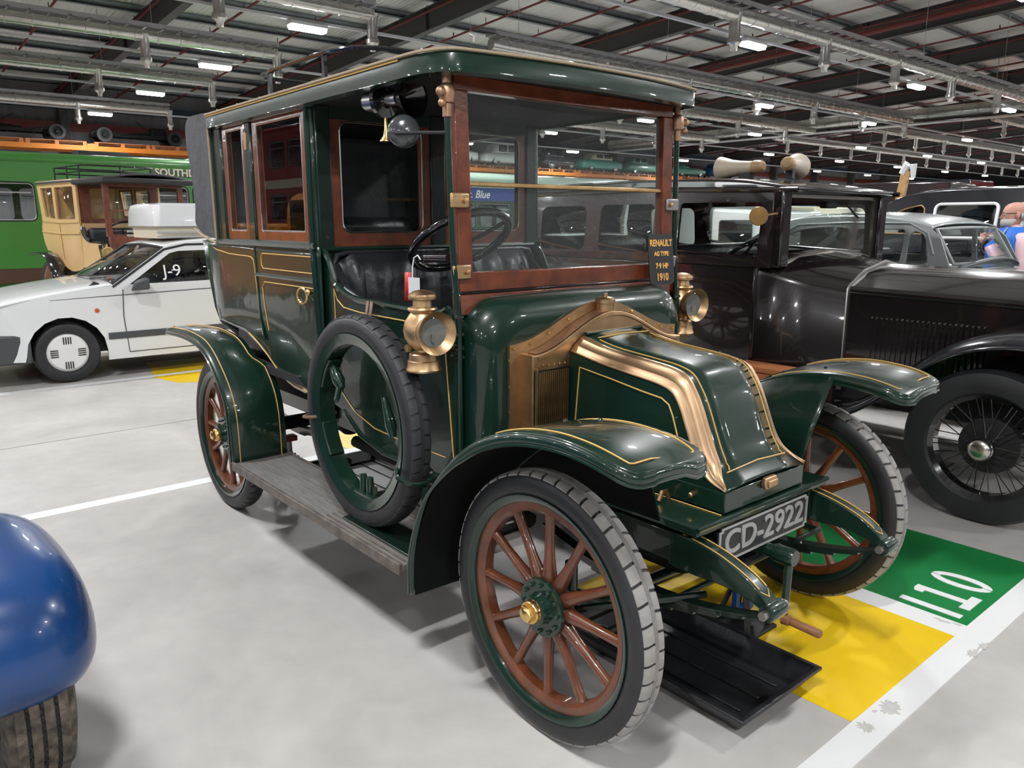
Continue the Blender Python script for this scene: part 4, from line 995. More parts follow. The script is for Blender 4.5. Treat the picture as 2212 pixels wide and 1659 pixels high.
def wire_wheel(root, loc, r, w, far=False, nspk=36):
    rr = r*.655
    if 'ww' not in SW:
        b = MB(); b.ring([(rr*1.02, -w*.36), (rr*1.08, -w*.5), ((r+rr)/2, -w*.55), (r*.955, -w*.45), (r, -w*.25), (r, w*.25), (r*.955, w*.45), ((r+rr)/2, w*.55), (rr*1.02, w*.36)], (0, 0, 0), 'y', 56); t = b.build('tyre', 'rubber', root)
        b = MB(); b.ring([(rr*1.05, -w*.42), (rr*1.07, -w*.38), (rr*.99, -w*.3), (rr*.97, 0), (rr*.99, w*.3), (rr*1.07, w*.38), (rr*1.05, w*.42), (rr*.95, w*.25), (rr*.95, -w*.25)], (0, 0, 0), 'y', 56); ri = b.build('wheel_rim', 'black_gloss', t)
        b = MB(); b.lathe([(0, -w*.62), (.052, -w*.6), (.055, -w*.4), (.04, -w*.3), (.035, w*.5), (0, w*.5)], (0, 0, 0), 'y', 20); hb = b.build('hub', 'black_gloss', t)
        b = MB(); b.lathe([(0, -w*.98), (.028, -w*.97), (.047, -w*.92), (.057, -w*.82), (.058, -w*.62), (0, -w*.6)], (0, 0, 0), 'y', 24); hc = b.build('hub_cap', 'nickel', t)
        sp = MB().tube([(.04, -w*.35, 0), (rr*.96*math.cos(R(22)), 0, rr*.96*math.sin(R(22)))], .0028, 5).build('wire_spoke', 'black_gloss', t)
        dr = MB().lathe([(0, w*.15), (rr*.55, w*.15), (rr*.57, w*.5), (0, w*.55)], (0, 0, 0), 'y', 28).build('brake_drum', 'black_matt', t)
        SW['ww'] = (t, ri, hb, hc, sp, dr); first = True
    else:
        q = SW['ww']; t = inst(q[0], 'tyre', root); first = False
        for o, nm in zip(q[1:], ('wheel_rim', 'hub', 'hub_cap', 'wire_spoke', 'brake_drum')): inst(o, nm, t)
    for k in range(1, nspk):
        inst(SW['ww'][4], 'wire_spoke', t, (0, 0, 0), (0, 2*PI*k/nspk, 0), (1, -1 if k % 2 else 1, 1 if k % 4 < 2 else -1))
    t.location = loc; t.rotation_euler = (0, 0, PI if far else 0)
    return t
def wing(root, prof, yi, yo, m, name, drop=.05, crown=.05):
    """domed mudguard following prof (x, z); yi, yo signed"""
    rg = []; sg = 1 if yo > yi else -1; W = abs(yo-yi)
    for i, (x, z) in enumerate(prof):
        a = Vector(prof[max(i-1, 0)]); b = Vector(prof[min(i+1, len(prof)-1)]); d = (b-a).normalized(); nx, nz = -d.y, d.x
        if nz < 0 and abs(nz) > .3: nx, nz = -nx, -nz
        row = []
        for k in range(9):
            t = k/8; h = crown*math.sin(PI*(.08+.84*t))-crown*.3-(drop*max(0, (t-.8)/.2)**1.5)
            row.append((x+nx*h, yi+sg*W*t, z+nz*h))
        rg.append(row)
    return MB().loft(rg, False).build(name, m, root, solid=.006, ang=60)

def greenhouse(G, hw, belt, tumble, outer, holes, mat_body, name='cabin_side', glass='glass', trim=None):
    """both sides of a cabin: outer / holes are (x, z) loops"""
    for s in (-1, 1):
        f = lambda x, z: (x, s*(hw-tumble*max(0, z-belt)), z)
        sd = panel(outer, holes, f, name, mat_body, G)
        for h in holes:
            pane([f(x, z) for x, z in h], 'side_window', glass, sd)
            if trim: MB().tube([Vector(f(x, z))+Vector((0, s*.012, 0)) for x, z in h], trim[1], 6, True).build('window_trim', trim[0], sd)
def canopy(G, prof, hw, belt, tumble, m, name='roof', crown=.05, n=9):
    """sheet following a roof profile (x, z), across the car"""
    rg = []
    for x, z in prof:
        w = hw-tumble*max(0, z-belt); rg.append([(x, w*math.sin(PI/2*(-1+2*k/(n-1))), z+crown*math.cos(PI/2*(-1+2*k/(n-1)))) for k in range(n)])
    return MB().loft(rg, False).build(name, m, G, solid=.012, ang=60)

# ------------------------------------------------------------------ maroon limousine
def maroon_limo():
    G = thing('limousine', 'very dark maroon vintage limousine with loudspeakers on its roof, behind the green car', 'car', (.2, 2.9, 0))
    for x in (0, -3.2):
        wire_wheel(G, (x, -.755, .40), .40, .13); wire_wheel(G, (x, .755, .40), .40, .13, True)
    # bonnet with sloping top
    def bs(x, hw, zs, zt): return [(x, -hw, .56), (x, -hw, zs), (x, -hw+.015, zs+.02), (x, -hw*.62, (zs+zt*1.4)/2.4+.012), (x, 0, zt), (x, hw*.62, (zs+zt*1.4)/2.4+.012), (x, hw-.015, zs+.02), (x, hw, zs), (x, hw, .56)]
    bn = MB().loft([bs(-.94, .45, 1.12, 1.262), (bs(-.3, .43, 1.105, 1.25)), bs(.36, .40, 1.085, 1.235)]).build('bonnet', 'maroon', G, ang=20)
    for s in (-1, 1):
        MB().tube([(-.93, s*.455, 1.10), (.36, s*.408, 1.068)], .006, 6).build('bonnet_hinge', 'black_gloss', bn)
        for k in range(22):
            x = -.79+.029*k; MB().box(x-.004, x+.008, s*.452-s*.02*(x+.94)/1.3, s*.44-s*.02*(x+.94)/1.3, .66, .955).build('louvre', 'maroon', bn)
            MB().sph((x, s*(.452-.02*(x+.94)/1.3), .962), .007, 6).build('louvre_stud', 'nickel', bn)
    MB().tube([p for p in bs(-.945, .458, 1.122, 1.27)], .016, 6, flat=.5).build('bonnet_strap', 'dull_steel', bn)
    rd = MB().loft([bs(.36, .41, 1.09, 1.245), bs(.47, .41, 1.09, 1.245)]).build('radiator', 'nickel', G, .01)
    # scuttle widening to the body
    def cs(x, hw, zs, zt): return [(x, -hw, .5), (x, -hw, zs-.05), (x, -hw+.03, zs), (x, -hw*.6, (zs+zt*1.5)/2.5+.01), (x, 0, zt), (x, hw*.6, (zs+zt*1.5)/2.5+.01), (x, hw-.03, zs), (x, hw, zs-.05), (x, hw, .5)]
    MB().loft([cs(-1.42, .70, 1.25, 1.34), cs(-1.3, .685, 1.225, 1.33), cs(-1.12, .57, 1.165, 1.30), cs(-.94, .455, 1.13, 1.265)]).build('scuttle', 'maroon', G, ang=40)
    # lower body
    def lb(x, hw): return [(x, -hw+.05, .46), (x, -hw, .62), (x, -hw-.0, 1.27), (x, hw, 1.27), (x, hw, .62), (x, hw-.05, .46)]
    MB().loft([lb(-3.75, .55), lb(-3.68, .64), lb(-3.5, .69), lb(-2.5, .705), lb(-1.42, .70)]).build('body', 'maroon', G, .03, 3, ang=35)
    wins = [rrect(-3.45, -2.95, 1.31, 1.64, .06), rrect(-2.80, -2.28, 1.31, 1.645, .05), rrect(-2.06, -1.43, 1.30, 1.645, .03)]
    outer = [(-3.72, 1.26), (-3.74, 1.5), (-3.70, 1.68), (-3.6, 1.74), (-1.32, 1.71), (-1.33, 1.24)]
    greenhouse(G, .705, 1.27, .10, outer, wins, 'maroon')
    for s in (-1, 1):
        for w in wins: MB().tube([(p[0], s*.707, p[1]) for p in (w[10], w[15]) ], .012, 6).build('window_ledge', 'maroon', G)
        MB().tube([(-3.62, s*.675, 1.735), (-2.4, s*.685, 1.745), (-1.2, s*.675, 1.71)], .016, 8).build('drip_rail', 'maroon', G)
    rp = smooth([(-3.80, 1.40), (-3.79, 1.55), (-3.74, 1.70), (-3.62, 1.775), (-3.2, 1.80), (-2.4, 1.80), (-1.7, 1.78), (-1.34, 1.735), (-1.25, 1.715)], 3)
    canopy(G, rp, .70, 1.3, .06, 'maroon', crown=.018)
    canopy(G, [(-3.83, 1.27), (-3.82, 1.35), (-3.80, 1.40)], .62, 1.3, 0, 'maroon', 'rear_panel', .0)
    # windscreen
    fr = MB().frame([(-.585, 1.255), (-.3, 1.305), (0, 1.325), (.3, 1.305), (.585, 1.255), (.585, 1.69), (-.585, 1.69)], [(-.565, 1.28), (-.3, 1.325), (0, 1.345), (.3, 1.325), (.565, 1.28), (.565, 1.67), (-.565, 1.67)], 'x', -1.335, -1.315).build('windscreen', 'nickel', G)
    pane([(-1.325, -.575, 1.27), (-1.325, 0, 1.335), (-1.325, .575, 1.27), (-1.325, .575, 1.68), (-1.325, -.575, 1.68)], 'windscreen_pane', 'glass', fr)
    MB().tube([(-1.30, .12, 1.64), (-1.30, .30, 1.55)], .008, 6).build('wiper', 'black_matt', fr); MB().obox((-1.36, .0, 1.63), (.06, .14, .04)).build('interior_mirror', 'black_matt', fr, .01)
    for s in (-1, 1): MB().box(-1.36, -1.28, s*.585, s*.69, 1.24, 1.72).build('front_pillar', 'maroon', G, .015)
    MB().box(-1.42, -1.22, -.64, .64, 1.70, 1.73).build('visor', 'maroon', G, .012)
    # interior
    MB().box(-2.35, -2.15, -.62, .62, .7, 1.36).build('front_seat', 'leather', G, .06, 3); MB().box(-3.7, -3.4, -.62, .62, .7, 1.4).build('rear_seat', 'leather', G, .08, 3)
    c = Vector((-1.75, -.36, 1.30)); n = Vector((-.55, 0, .83)).normalized(); a1 = Vector((0, 1, 0)); a2 = n.cross(a1)
    sw = MB().tube([c+.21*(a1*math.cos(2*PI*k/28)+a2*math.sin(2*PI*k/28)) for k in range(28)], .015, 8, True).build('steering_wheel', 'black_gloss', G); MB().tube([c, c-n*.7], .02, 8).build('steering_column', 'black_gloss', sw)
    for k in range(3): t = 2*PI*k/3; MB().tube([c, c+.2*(a1*math.cos(t)+a2*math.sin(t))], .01, 6).build('spoke', 'black_gloss', sw)
    MB().box(-3.7, -1.35, -.66, .66, .52, .58).build('cabin_floor', 'dark_interior', G)
    # wings, running boards, chassis
    fp = smooth([(-.98, .40), (-.72, .47), (-.50, .62), (-.34, .78), (-.18, .885), (0, .945), (.18, .955), (.34, .90), (.45, .78), (.50, .62)], 3)
    rp2 = smooth([(-2.62, .40), (-2.66, .55), (-2.75, .70), (-2.92, .83), (-3.15, .88), (-3.4, .84), (-3.6, .70), (-3.7, .5)], 3)
    for s in (-1, 1):
        wing(G, fp, s*.42, s*.90, 'navy_black', 'front_wing', .03, .05); wing(G, rp2, s*.60, s*.90, 'navy_black', 'rear_wing', .03, .05)
        rb = MB().box(-2.66, -.95, s*.66, s*.90, .36, .395).build('running_board', 'black_gloss', G, .008)
        MB().box(-2.66, -.9, s*.60, s*.64, .38, .60).build('valance', 'navy_black', G)
        MB().box(-3.6, .55, s*.33, s*.39, .44, .56).build('chassis_rail', 'black_matt', G)
        hl = MB().lathe([(0, -.17), (.03, -.165), (.07, -.12), (.10, -.05), (.115, .03), (.12, .05), (.10, .052), (0, .052)], (.26, s*.60, 1.06), 'x', 24).build('headlamp', 'nickel', G, ang=35)
        MB().lathe([(.05, -.12), (.03, -.09), (.03, 0)], (.22, s*.60, 1.06), 'z', 12).build('lamp_stem', 'nickel', hl); MB().lathe([(0, .053), (.10, .054)], (.26, s*.60, 1.06), 'x', 20, False).build('lens', 'old_glass', hl)
    MB().tube([(0, -.7, .4), (0, .7, .4)], .03, 8).build('front_axle', 'black_matt', G); MB().tube([(-3.2, -.7, .4), (-3.2, .7, .4)], .045, 8).build('rear_axle', 'black_matt', G)
    MB().box(-1.5, .3, -.28, .28, .38, .6).build('engine_tray', 'black_matt', G, .04)
    mr = MB().lathe([(0, -.012), (.045, -.009), (.058, 0), (.055, .008), (0, .012)], (-1.375, -.80, 1.555), (Vector((.7, .7, 0)), Vector((0, 0, 1)), Vector((.7, -.7, 0))), 20).build('door_mirror', 'mirror_brass', G); MB().tube([(-1.375, -.79, 1.555), (-1.32, -.72, 1.57), (-1.31, -.70, 1.57)], .008, 6).build('mirror_arm', 'old_brass', mr)
    # loudspeakers on the roof: each a thing of its own
    for nm, x, y, rz, r0, lab in (('front', -1.92, 3.02, R(-3), .108, 'beige loudspeaker horn on the maroon car roof with its mouth towards the green car'), ('rear', -1.53, 3.03, R(290), .112, 'beige loudspeaker horn on the maroon car roof with its round back shown')):
        h = thing('loudspeaker_horn', lab, 'loudspeaker', (x, y, 1.82), rz, 'loudspeakers on the maroon car'); h.scale = (.84, .84, .84)
        d = -1 if nm == 'front' else -1
        MB().lathe([(.048, .16), (.052, .10), (.06, 0), (.075, -.10), (.10, -.19), (r0, -.22), (r0*.96, -.215), (.06, -.05), (.03, .05)], (-.02, 0, .113), 'x', 26, False).build('horn', 'tan_horn', h, solid=.004, ang=50)
        MB().lathe([(0, .24), (.03, .237), (.05, .22), (.058, .19), (.058, .14), (0, .13)], (-.02, 0, .113), 'x', 22).build('driver_unit', 'tan_horn_dark', h, ang=30)
        MB().box(-.02, .10, -.03, .03, 0, .07).build('foot', 'black_matt', h)
    bx = thing('wooden_chest', 'varnished orange wooden chest on the running board of the maroon car', 'chest', (-1.02, 2.09, .396))
    MB().box(-.22, .22, -.085, .085, 0, .22).build('chest_body', 'pallet', bx, .004); MB().box(-.23, .23, -.095, .095, .222, .255).build('chest_lid', 'pallet', bx, .006)
maroon_limo()

# ------------------------------------------------------------------ grey saloon and black saloon
HUBCAP = [(0, -.62), (.22, -.6), (.34, -.5), (.36, -.3), (.6, -.28), (.8, -.36), (1.0, -.40), (1.02, .3), (0, .3)]
def grey_saloon():
    G = thing('saloon_car', 'pale grey rounded saloon car parked beyond the maroon limousine', 'car', (.25, 4.95, 0)); ox = .35
    for x in (0, -2.45):
        for s in (-1, 1): plain_wheel(G, (x, s*.62, .33), .33, .14, 'gs', HUBCAP, 'car_grey', s > 0)
    superloft([(.62, .30, .5, .8), (.55, .36, .42, .98, 3), (.2, .40, .4, 1.06, 3), (-.6, .50, .36, 1.10, 3.4), (-1.05, .64, .34, 1.165, 4), (-1.25, .735, .33, 1.18, 4), (-2.3, .745, .33, 1.17, 4), (-2.9, .66, .36, 1.10, 3.4), (-3.3, .48, .42, .95, 3), (-3.48, .3, .5, .8, 3)], 'body', 'car_grey', G)
    X = lambda v: v-ox
    top = smooth([(X(-2.85), 1.12), (X(-2.62), 1.30), (X(-2.35), 1.455), (X(-2.1), 1.53), (X(-1.8), 1.555), (X(-1.4), 1.55), (X(-1.08), 1.51), (X(-.93), 1.465)], 3)
    outer = top+[(X(-.86), 1.40), (X(-.76), 1.20), (X(-.74), 1.14), (X(-2.8), 1.10)]
    wins = [smooth([(X(-2.28), 1.22), (X(-2.18), 1.36), (X(-2.02), 1.45), (X(-1.60), 1.465), (X(-1.58), 1.22)], 3), rrect(X(-1.53), X(-1.13), 1.20, 1.462, .03), smooth([(X(-1.085), 1.19), (X(-1.09), 1.42), (X(-1.02), 1.44), (X(-.96), 1.38), (X(-.915), 1.19)], 2)]
    greenhouse(G, .745, 1.15, .22, outer, wins, 'car_grey')
    for s in (-1, 1):
        MB().tube([(x, s*(.745-.22*(z-1.15)+.012), z+.055-.0*x) for x, z in [(X(-2.36), 1.17), (X(-2.25), 1.33), (X(-2.05), 1.44), (X(-1.6), 1.46), (X(-1.1), 1.455), (X(-.95), 1.38), (X(-.88), 1.22)]], .008, 6).build('door_seam', 'car_grey', G)
        wing(G, smooth([(-.85, .45), (-.6, .58), (-.36, .76), (-.1, .84), (.15, .83), (.4, .72), (.5, .5)], 3), s*.42, s*.78, 'car_grey', 'front_wing', .05, .08); wing(G, smooth([(-1.95, .4), (-2.05, .6), (-2.3, .76), (-2.6, .74), (-2.85, .6), (-2.95, .45)], 3), s*.5, s*.78, 'car_grey', 'rear_wing', .05, .07)
        MB().sph((.42, s*.52, .92), .10, 14, (1.2, 1, 1)).build('headlamp', 'nickel', G)
    canopy(G, top, .745, 1.15, .22, 'car_grey', crown=.045)
    # windscreen
    wa = (X(-.93), 1.465, .675); wb = (X(-.77), 1.20, .70); q = []
    for k in range(9): a = -1+k/4; q.append((wa[0]-.0+.05*(1-a*a), a*wa[2]*.9, wa[1]+.01*(1-a*a)))
    for k in range(9): a = 1-k/4; q.append((wb[0]+.05*(1-a*a), a*wb[2]*.9, wb[1]))
    pane(q, 'windscreen', 'glass', G); MB().tube(q, .014, 6, True).build('windscreen_frame', 'car_grey', G)
    MB().tube([(wb[0]+.04+.05*(1-a*a), a*.62, 1.17+.06*(1-a*a)) for a in [-1+k/6 for k in range(13)]], .025, 8, flat=.6).build('scuttle_seal', 'trim_grey', G)
    MB().box(X(-1.9), X(-1.75), -.6, .6, .7, 1.28).build('front_seat', 'leather', G, .06); MB().box(X(-2.6), X(-2.45), -.6, .6, .7, 1.25).build('rear_seat', 'leather', G, .06)
    pane([(X(-.95), .4, 1.42), (X(-.93), .4, 1.36), (X(-.93), .47, 1.36), (X(-.95), .47, 1.42)], 'tax_disc', 'paper', G)
grey_saloon()
def black_saloon():
    G = thing('saloon_car', 'black rounded saloon car with white framed windows beyond the grey saloon', 'car', (.9, 7.4, 0)); X = lambda v: v-.9
    for x in (0, -3.0):
        for s in (-1, 1): plain_wheel(G, (x, s*.72, .37), .37, .16, 'bs', HUBCAP, 'black_gloss', s > 0)
    superloft([(.75, .4, .5, .9), (.55, .5, .42, 1.10, 3), (-.5, .58, .38, 1.18, 3.2), (-1.0, .80, .36, 1.27, 4), (-1.6, .88, .35, 1.30, 4), (-3.0, .88, .35, 1.29, 4), (-3.5, .80, .38, 1.2, 3.4), (-3.9, .55, .45, 1.0, 3), (-4.05, .35, .5, .85, 3)], 'body', 'navy_black', G)
    top = smooth([(X(-3.0), 1.25), (X(-2.78), 1.46), (X(-2.55), 1.65), (X(-2.3), 1.775), (X(-1.92), 1.83), (X(-1.4), 1.83), (X(-.9), 1.81), (X(-.5), 1.76), (X(-.3), 1.70)], 3)
    outer = top+[(X(-.1), 1.35), (X(-.05), 1.22), (X(-2.98), 1.2)]
    w1 = smooth([(X(-2.62), 1.40), (X(-2.38), 1.60), (X(-2.16), 1.68), (X(-2.06), 1.66), (X(-2.05), 1.40)], 2); w2 = rrect(X(-1.95), X(-1.36), 1.36, 1.70, .05); w3 = rrect(X(-1.22), X(-.55), 1.36, 1.69, .06)
    greenhouse(G, .88, 1.28, .20, outer, [w1, w2, w3], 'navy_black')
    for s in (-1, 1):
        for w in (w2, w3): MB().tube([(x, s*(.88-.2*(z-1.28)+.012), z) for x, z in w], .016, 8, True).build('window_trim', 'white', G)
        MB().tube([(x, s*(.88-.2*(z-1.28)+.012), z) for x, z in w1], .008, 6, True).build('window_trim', 'old_brass', G)
    canopy(G, top, .88, 1.28, .20, 'navy_black', crown=.05)
    q = [(X(-.30), -.72, 1.68), (X(-.27), 0, 1.71), (X(-.30), .72, 1.68), (X(-.08), .76, 1.30), (X(-.02), 0, 1.30), (X(-.08), -.76, 1.30)]
    pane(q, 'windscreen', 'glass', G)
    MB().box(X(-2.4), X(-2.2), -.7, .7, .8, 1.45).build('rear_seat', 'leather', G, .08); MB().box(X(-1.35), X(-1.2), -.7, .7, .8, 1.42).build('front_seat', 'leather', G, .08)
    for s in (-1, 1): wing(G, smooth([(-1.0, .5), (-.6, .72), (-.2, .88), (.2, .88), (.5, .7), (.58, .5)], 3), s*.5, s*.92, 'navy_black', 'front_wing', .05, .08)
black_saloon()

# ------------------------------------------------------------------ visitor in a blue vest
def visitor():
    G = thing('person', 'bald bearded person with glasses in a blue reflective vest over a pink shirt', 'person', (-1.06, 6.12, 0), R(214))
    # local +x is the way the person faces; body grown from a joint skeleton
    J = [((0, 0, .92), .15), ((0, 0, 1.10), .145), ((-.01, 0, 1.28), .165), ((-.01, 0, 1.40), .13), ((0, 0, 1.46), .062), ((.015, 0, 1.51), .058),
         ((0, .11, .88), .10), ((.01, .12, .50), .07), ((-.02, .12, .10), .05), ((.12, .13, .05), .045),
         ((0, -.11, .88), .10), ((.01, -.12, .50), .07), ((-.02, -.12, .10), .05), ((.12, -.13, .05), .045),
         ((-.01, .19, 1.38), .068), ((-.03, .255, 1.12), .054), ((.10, .22, .93), .042), ((.16, .19, .87), .034),
         ((-.01, -.19, 1.38), .068), ((-.03, -.255, 1.12), .054), ((.10, -.22, .93), .042), ((.16, -.19, .87), .034)]
    E = [(0, 1), (1, 2), (2, 3), (3, 4), (4, 5), (0, 6), (6, 7), (7, 8), (8, 9), (0, 10), (10, 11), (11, 12), (12, 13), (3, 14), (14, 15), (15, 16), (16, 17), (3, 18), (18, 19), (19, 20), (20, 21)]
    me = bpy.data.meshes.new('body'); me.from_pydata([j[0] for j in J], E, []); ob = bpy.data.objects.new('body', me); C.objects.link(ob)
    md = ob.modifiers.new('k', 'SKIN'); sv = me.skin_vertices[0].data
    for i, j in enumerate(J): sv[i].radius = (j[1], j[1]*(.78 if i in (1, 2, 3, 0) else 1)); sv[i].use_root = i == 0
    md.use_smooth_shade = True; u = ob.modifiers.new('u', 'SUBSURF'); u.levels = u.render_levels = 2
    me.materials.append(M['pink_shirt']); ob.parent = G
    for p in (ob,): pass
    b = MB(); b.loft([sell(z*0, .0, 0, 0)]) if False else None
    # head
    h = []
    for z, rx, ry, cx in ((1.475, .02, .02, .045), (1.485, .055, .05, .035), (1.505, .075, .062, .028), (1.54, .088, .070, .02), (1.58, .096, .076, .012), (1.62, .098, .079, .004), (1.655, .092, .074, -.002), (1.68, .072, .058, -.006), (1.693, .04, .033, -.008), (1.697, .004, .004, -.008)):
        h.append([(cx+rx*math.cos(2*PI*k/20), ry*math.sin(2*PI*k/20), z) for k in range(20)])
    hd = MB().loft(h).build('head', 'skin', G, ang=80)
    MB().loft([[(.098, -.012, 1.575), (.098, .012, 1.575), (.10, .008, 1.60), (.10, -.008, 1.60)], [(.128, -.014, 1.555), (.128, .014, 1.555), (.104, .006, 1.60), (.104, -.006, 1.60)], [(.10, -.013, 1.548), (.10, .013, 1.548), (.098, .004, 1.605), (.098, -.004, 1.605)]]).build('nose', 'skin', hd)
    MB().tube([(.098, -.026, 1.527), (.106, 0, 1.528), (.098, .026, 1.527)], .006, 6).build('mouth', 'orange_red', hd)
    for s in (-1, 1):
        MB().sph((.0, s*.079, 1.58), .028, 10, (.7, .35, 1.1)).build('ear', 'skin', hd); MB().sph((.094, s*.030, 1.594), .010, 8).build('eye', 'white', hd)
        MB().tube([(.102, s*.031, 1.592+.018)]+[(.104, s*(.031+.022*math.cos(2*PI*k/12)), 1.592+.018*math.sin(2*PI*k/12)) for k in range(3, 16)], .0025, 5).build('spectacle_lens', 'black_matt', hd)
        MB().tube([(.10, s*.052, 1.597), (.01, s*.084, 1.60)], .0025, 5).build('spectacle_arm', 'black_matt', hd)
    MB().loft([[(.03+.062*math.cos(t), .066*math.sin(t), 1.47) for t in [R(-80+160*k/12) for k in range(13)]], [(.024+.082*math.cos(t), .070*math.sin(t), 1.50) for t in [R(-85+170*k/12) for k in range(13)]], [(.014+.092*math.cos(t), .078*math.sin(t), 1.545) for t in [R(-95+190*k/12) for k in range(13)]]], False).build('beard', 'hair_grey', hd, solid=.014)
    MB().loft([[(.0+.096*math.cos(t), .080*math.sin(t), 1.545) for t in [R(105+150*k/12) for k in range(13)]], [(.0+.103*math.cos(t), .083*math.sin(t), 1.60) for t in [R(105+150*k/12) for k in range(13)]]], False).build('hair', 'hair_grey', hd, solid=.008)
    # vest, collar, trousers
    vr = []
    for z, rx, ry in ((.84, .20, .235), (.95, .20, .235), (1.1, .20, .235), (1.25, .205, .24), (1.36, .19, .235), (1.43, .145, .20), (1.475, .09, .12)):
        vr.append([(-.005+rx*math.cos(2*PI*k/28), ry*math.sin(2*PI*k/28), z) for k in range(28)])
    ve = MB().loft(vr, True, False).build('vest', 'hi_vis_blue', G, ang=80)
    for z in (.98,): MB().ring([(1, 0)]*1) if False else MB().loft([[(-.005+.204*math.cos(2*PI*k/28), .239*math.sin(2*PI*k/28), zz) for k in range(28)] for zz in (z, z+.055)], True, False).build('reflective_band', 'reflective', ve)
    for s in (-1, 1):
        for sx in (-1, 1):
            MB().loft([[(-.005+sx*(r+.004)*math.cos(R(38)), s*(q+.003)*math.sin(R(a0)), z) for a0 in (34, 48)] for z, r, q in ((.84, .20, .235), (1.1, .20, .235), (1.25, .205, .24), (1.36, .19, .235), (1.43, .145, .20), (1.472, .092, .124))], False).build('reflective_strip', 'reflective', ve, solid=.004)
    MB().lathe([(.075, 1.43), (.068, 1.46), (.064, 1.485), (.058, 1.48)], (0, 0, 0), 'z', 18, False).build('collar', 'pink_shirt', G, solid=.006)
    for s in (-1, 1):
        MB().tube([(0, s*.10, .93), (0, s*.11, .85), (.01, s*.12, .5), (-.02, s*.12, .08)], [.10, .115, .085, .068], 12).build('trouser_leg', 'jean', G)
        MB().sph((.05, s*.125, .045), .055, 12, (2.2, .9, .8)).build('shoe', 'black_matt', G)
        hn = MB().tube([(.15, s*.195, .885), (.17, s*.185, .86), (.2, s*.175, .83)], [.032, .038, .03], 8, flat=.55).build('hand', 'skin', G)
        for k in range(4): MB().tube([(.195, s*(.150+.017*k), .833), (.215, s*(.150+.017*k), .80), (.212, s*(.150+.016*k), .775-.006*(k in (1, 2)))], .0085, 6).build('finger', 'skin', hn)
        MB().tube([(.165, s*.15, .86), (.19, s*.135, .835), (.20, s*.133, .81)], .0095, 6).build('thumb', 'skin', hn)
visitor()
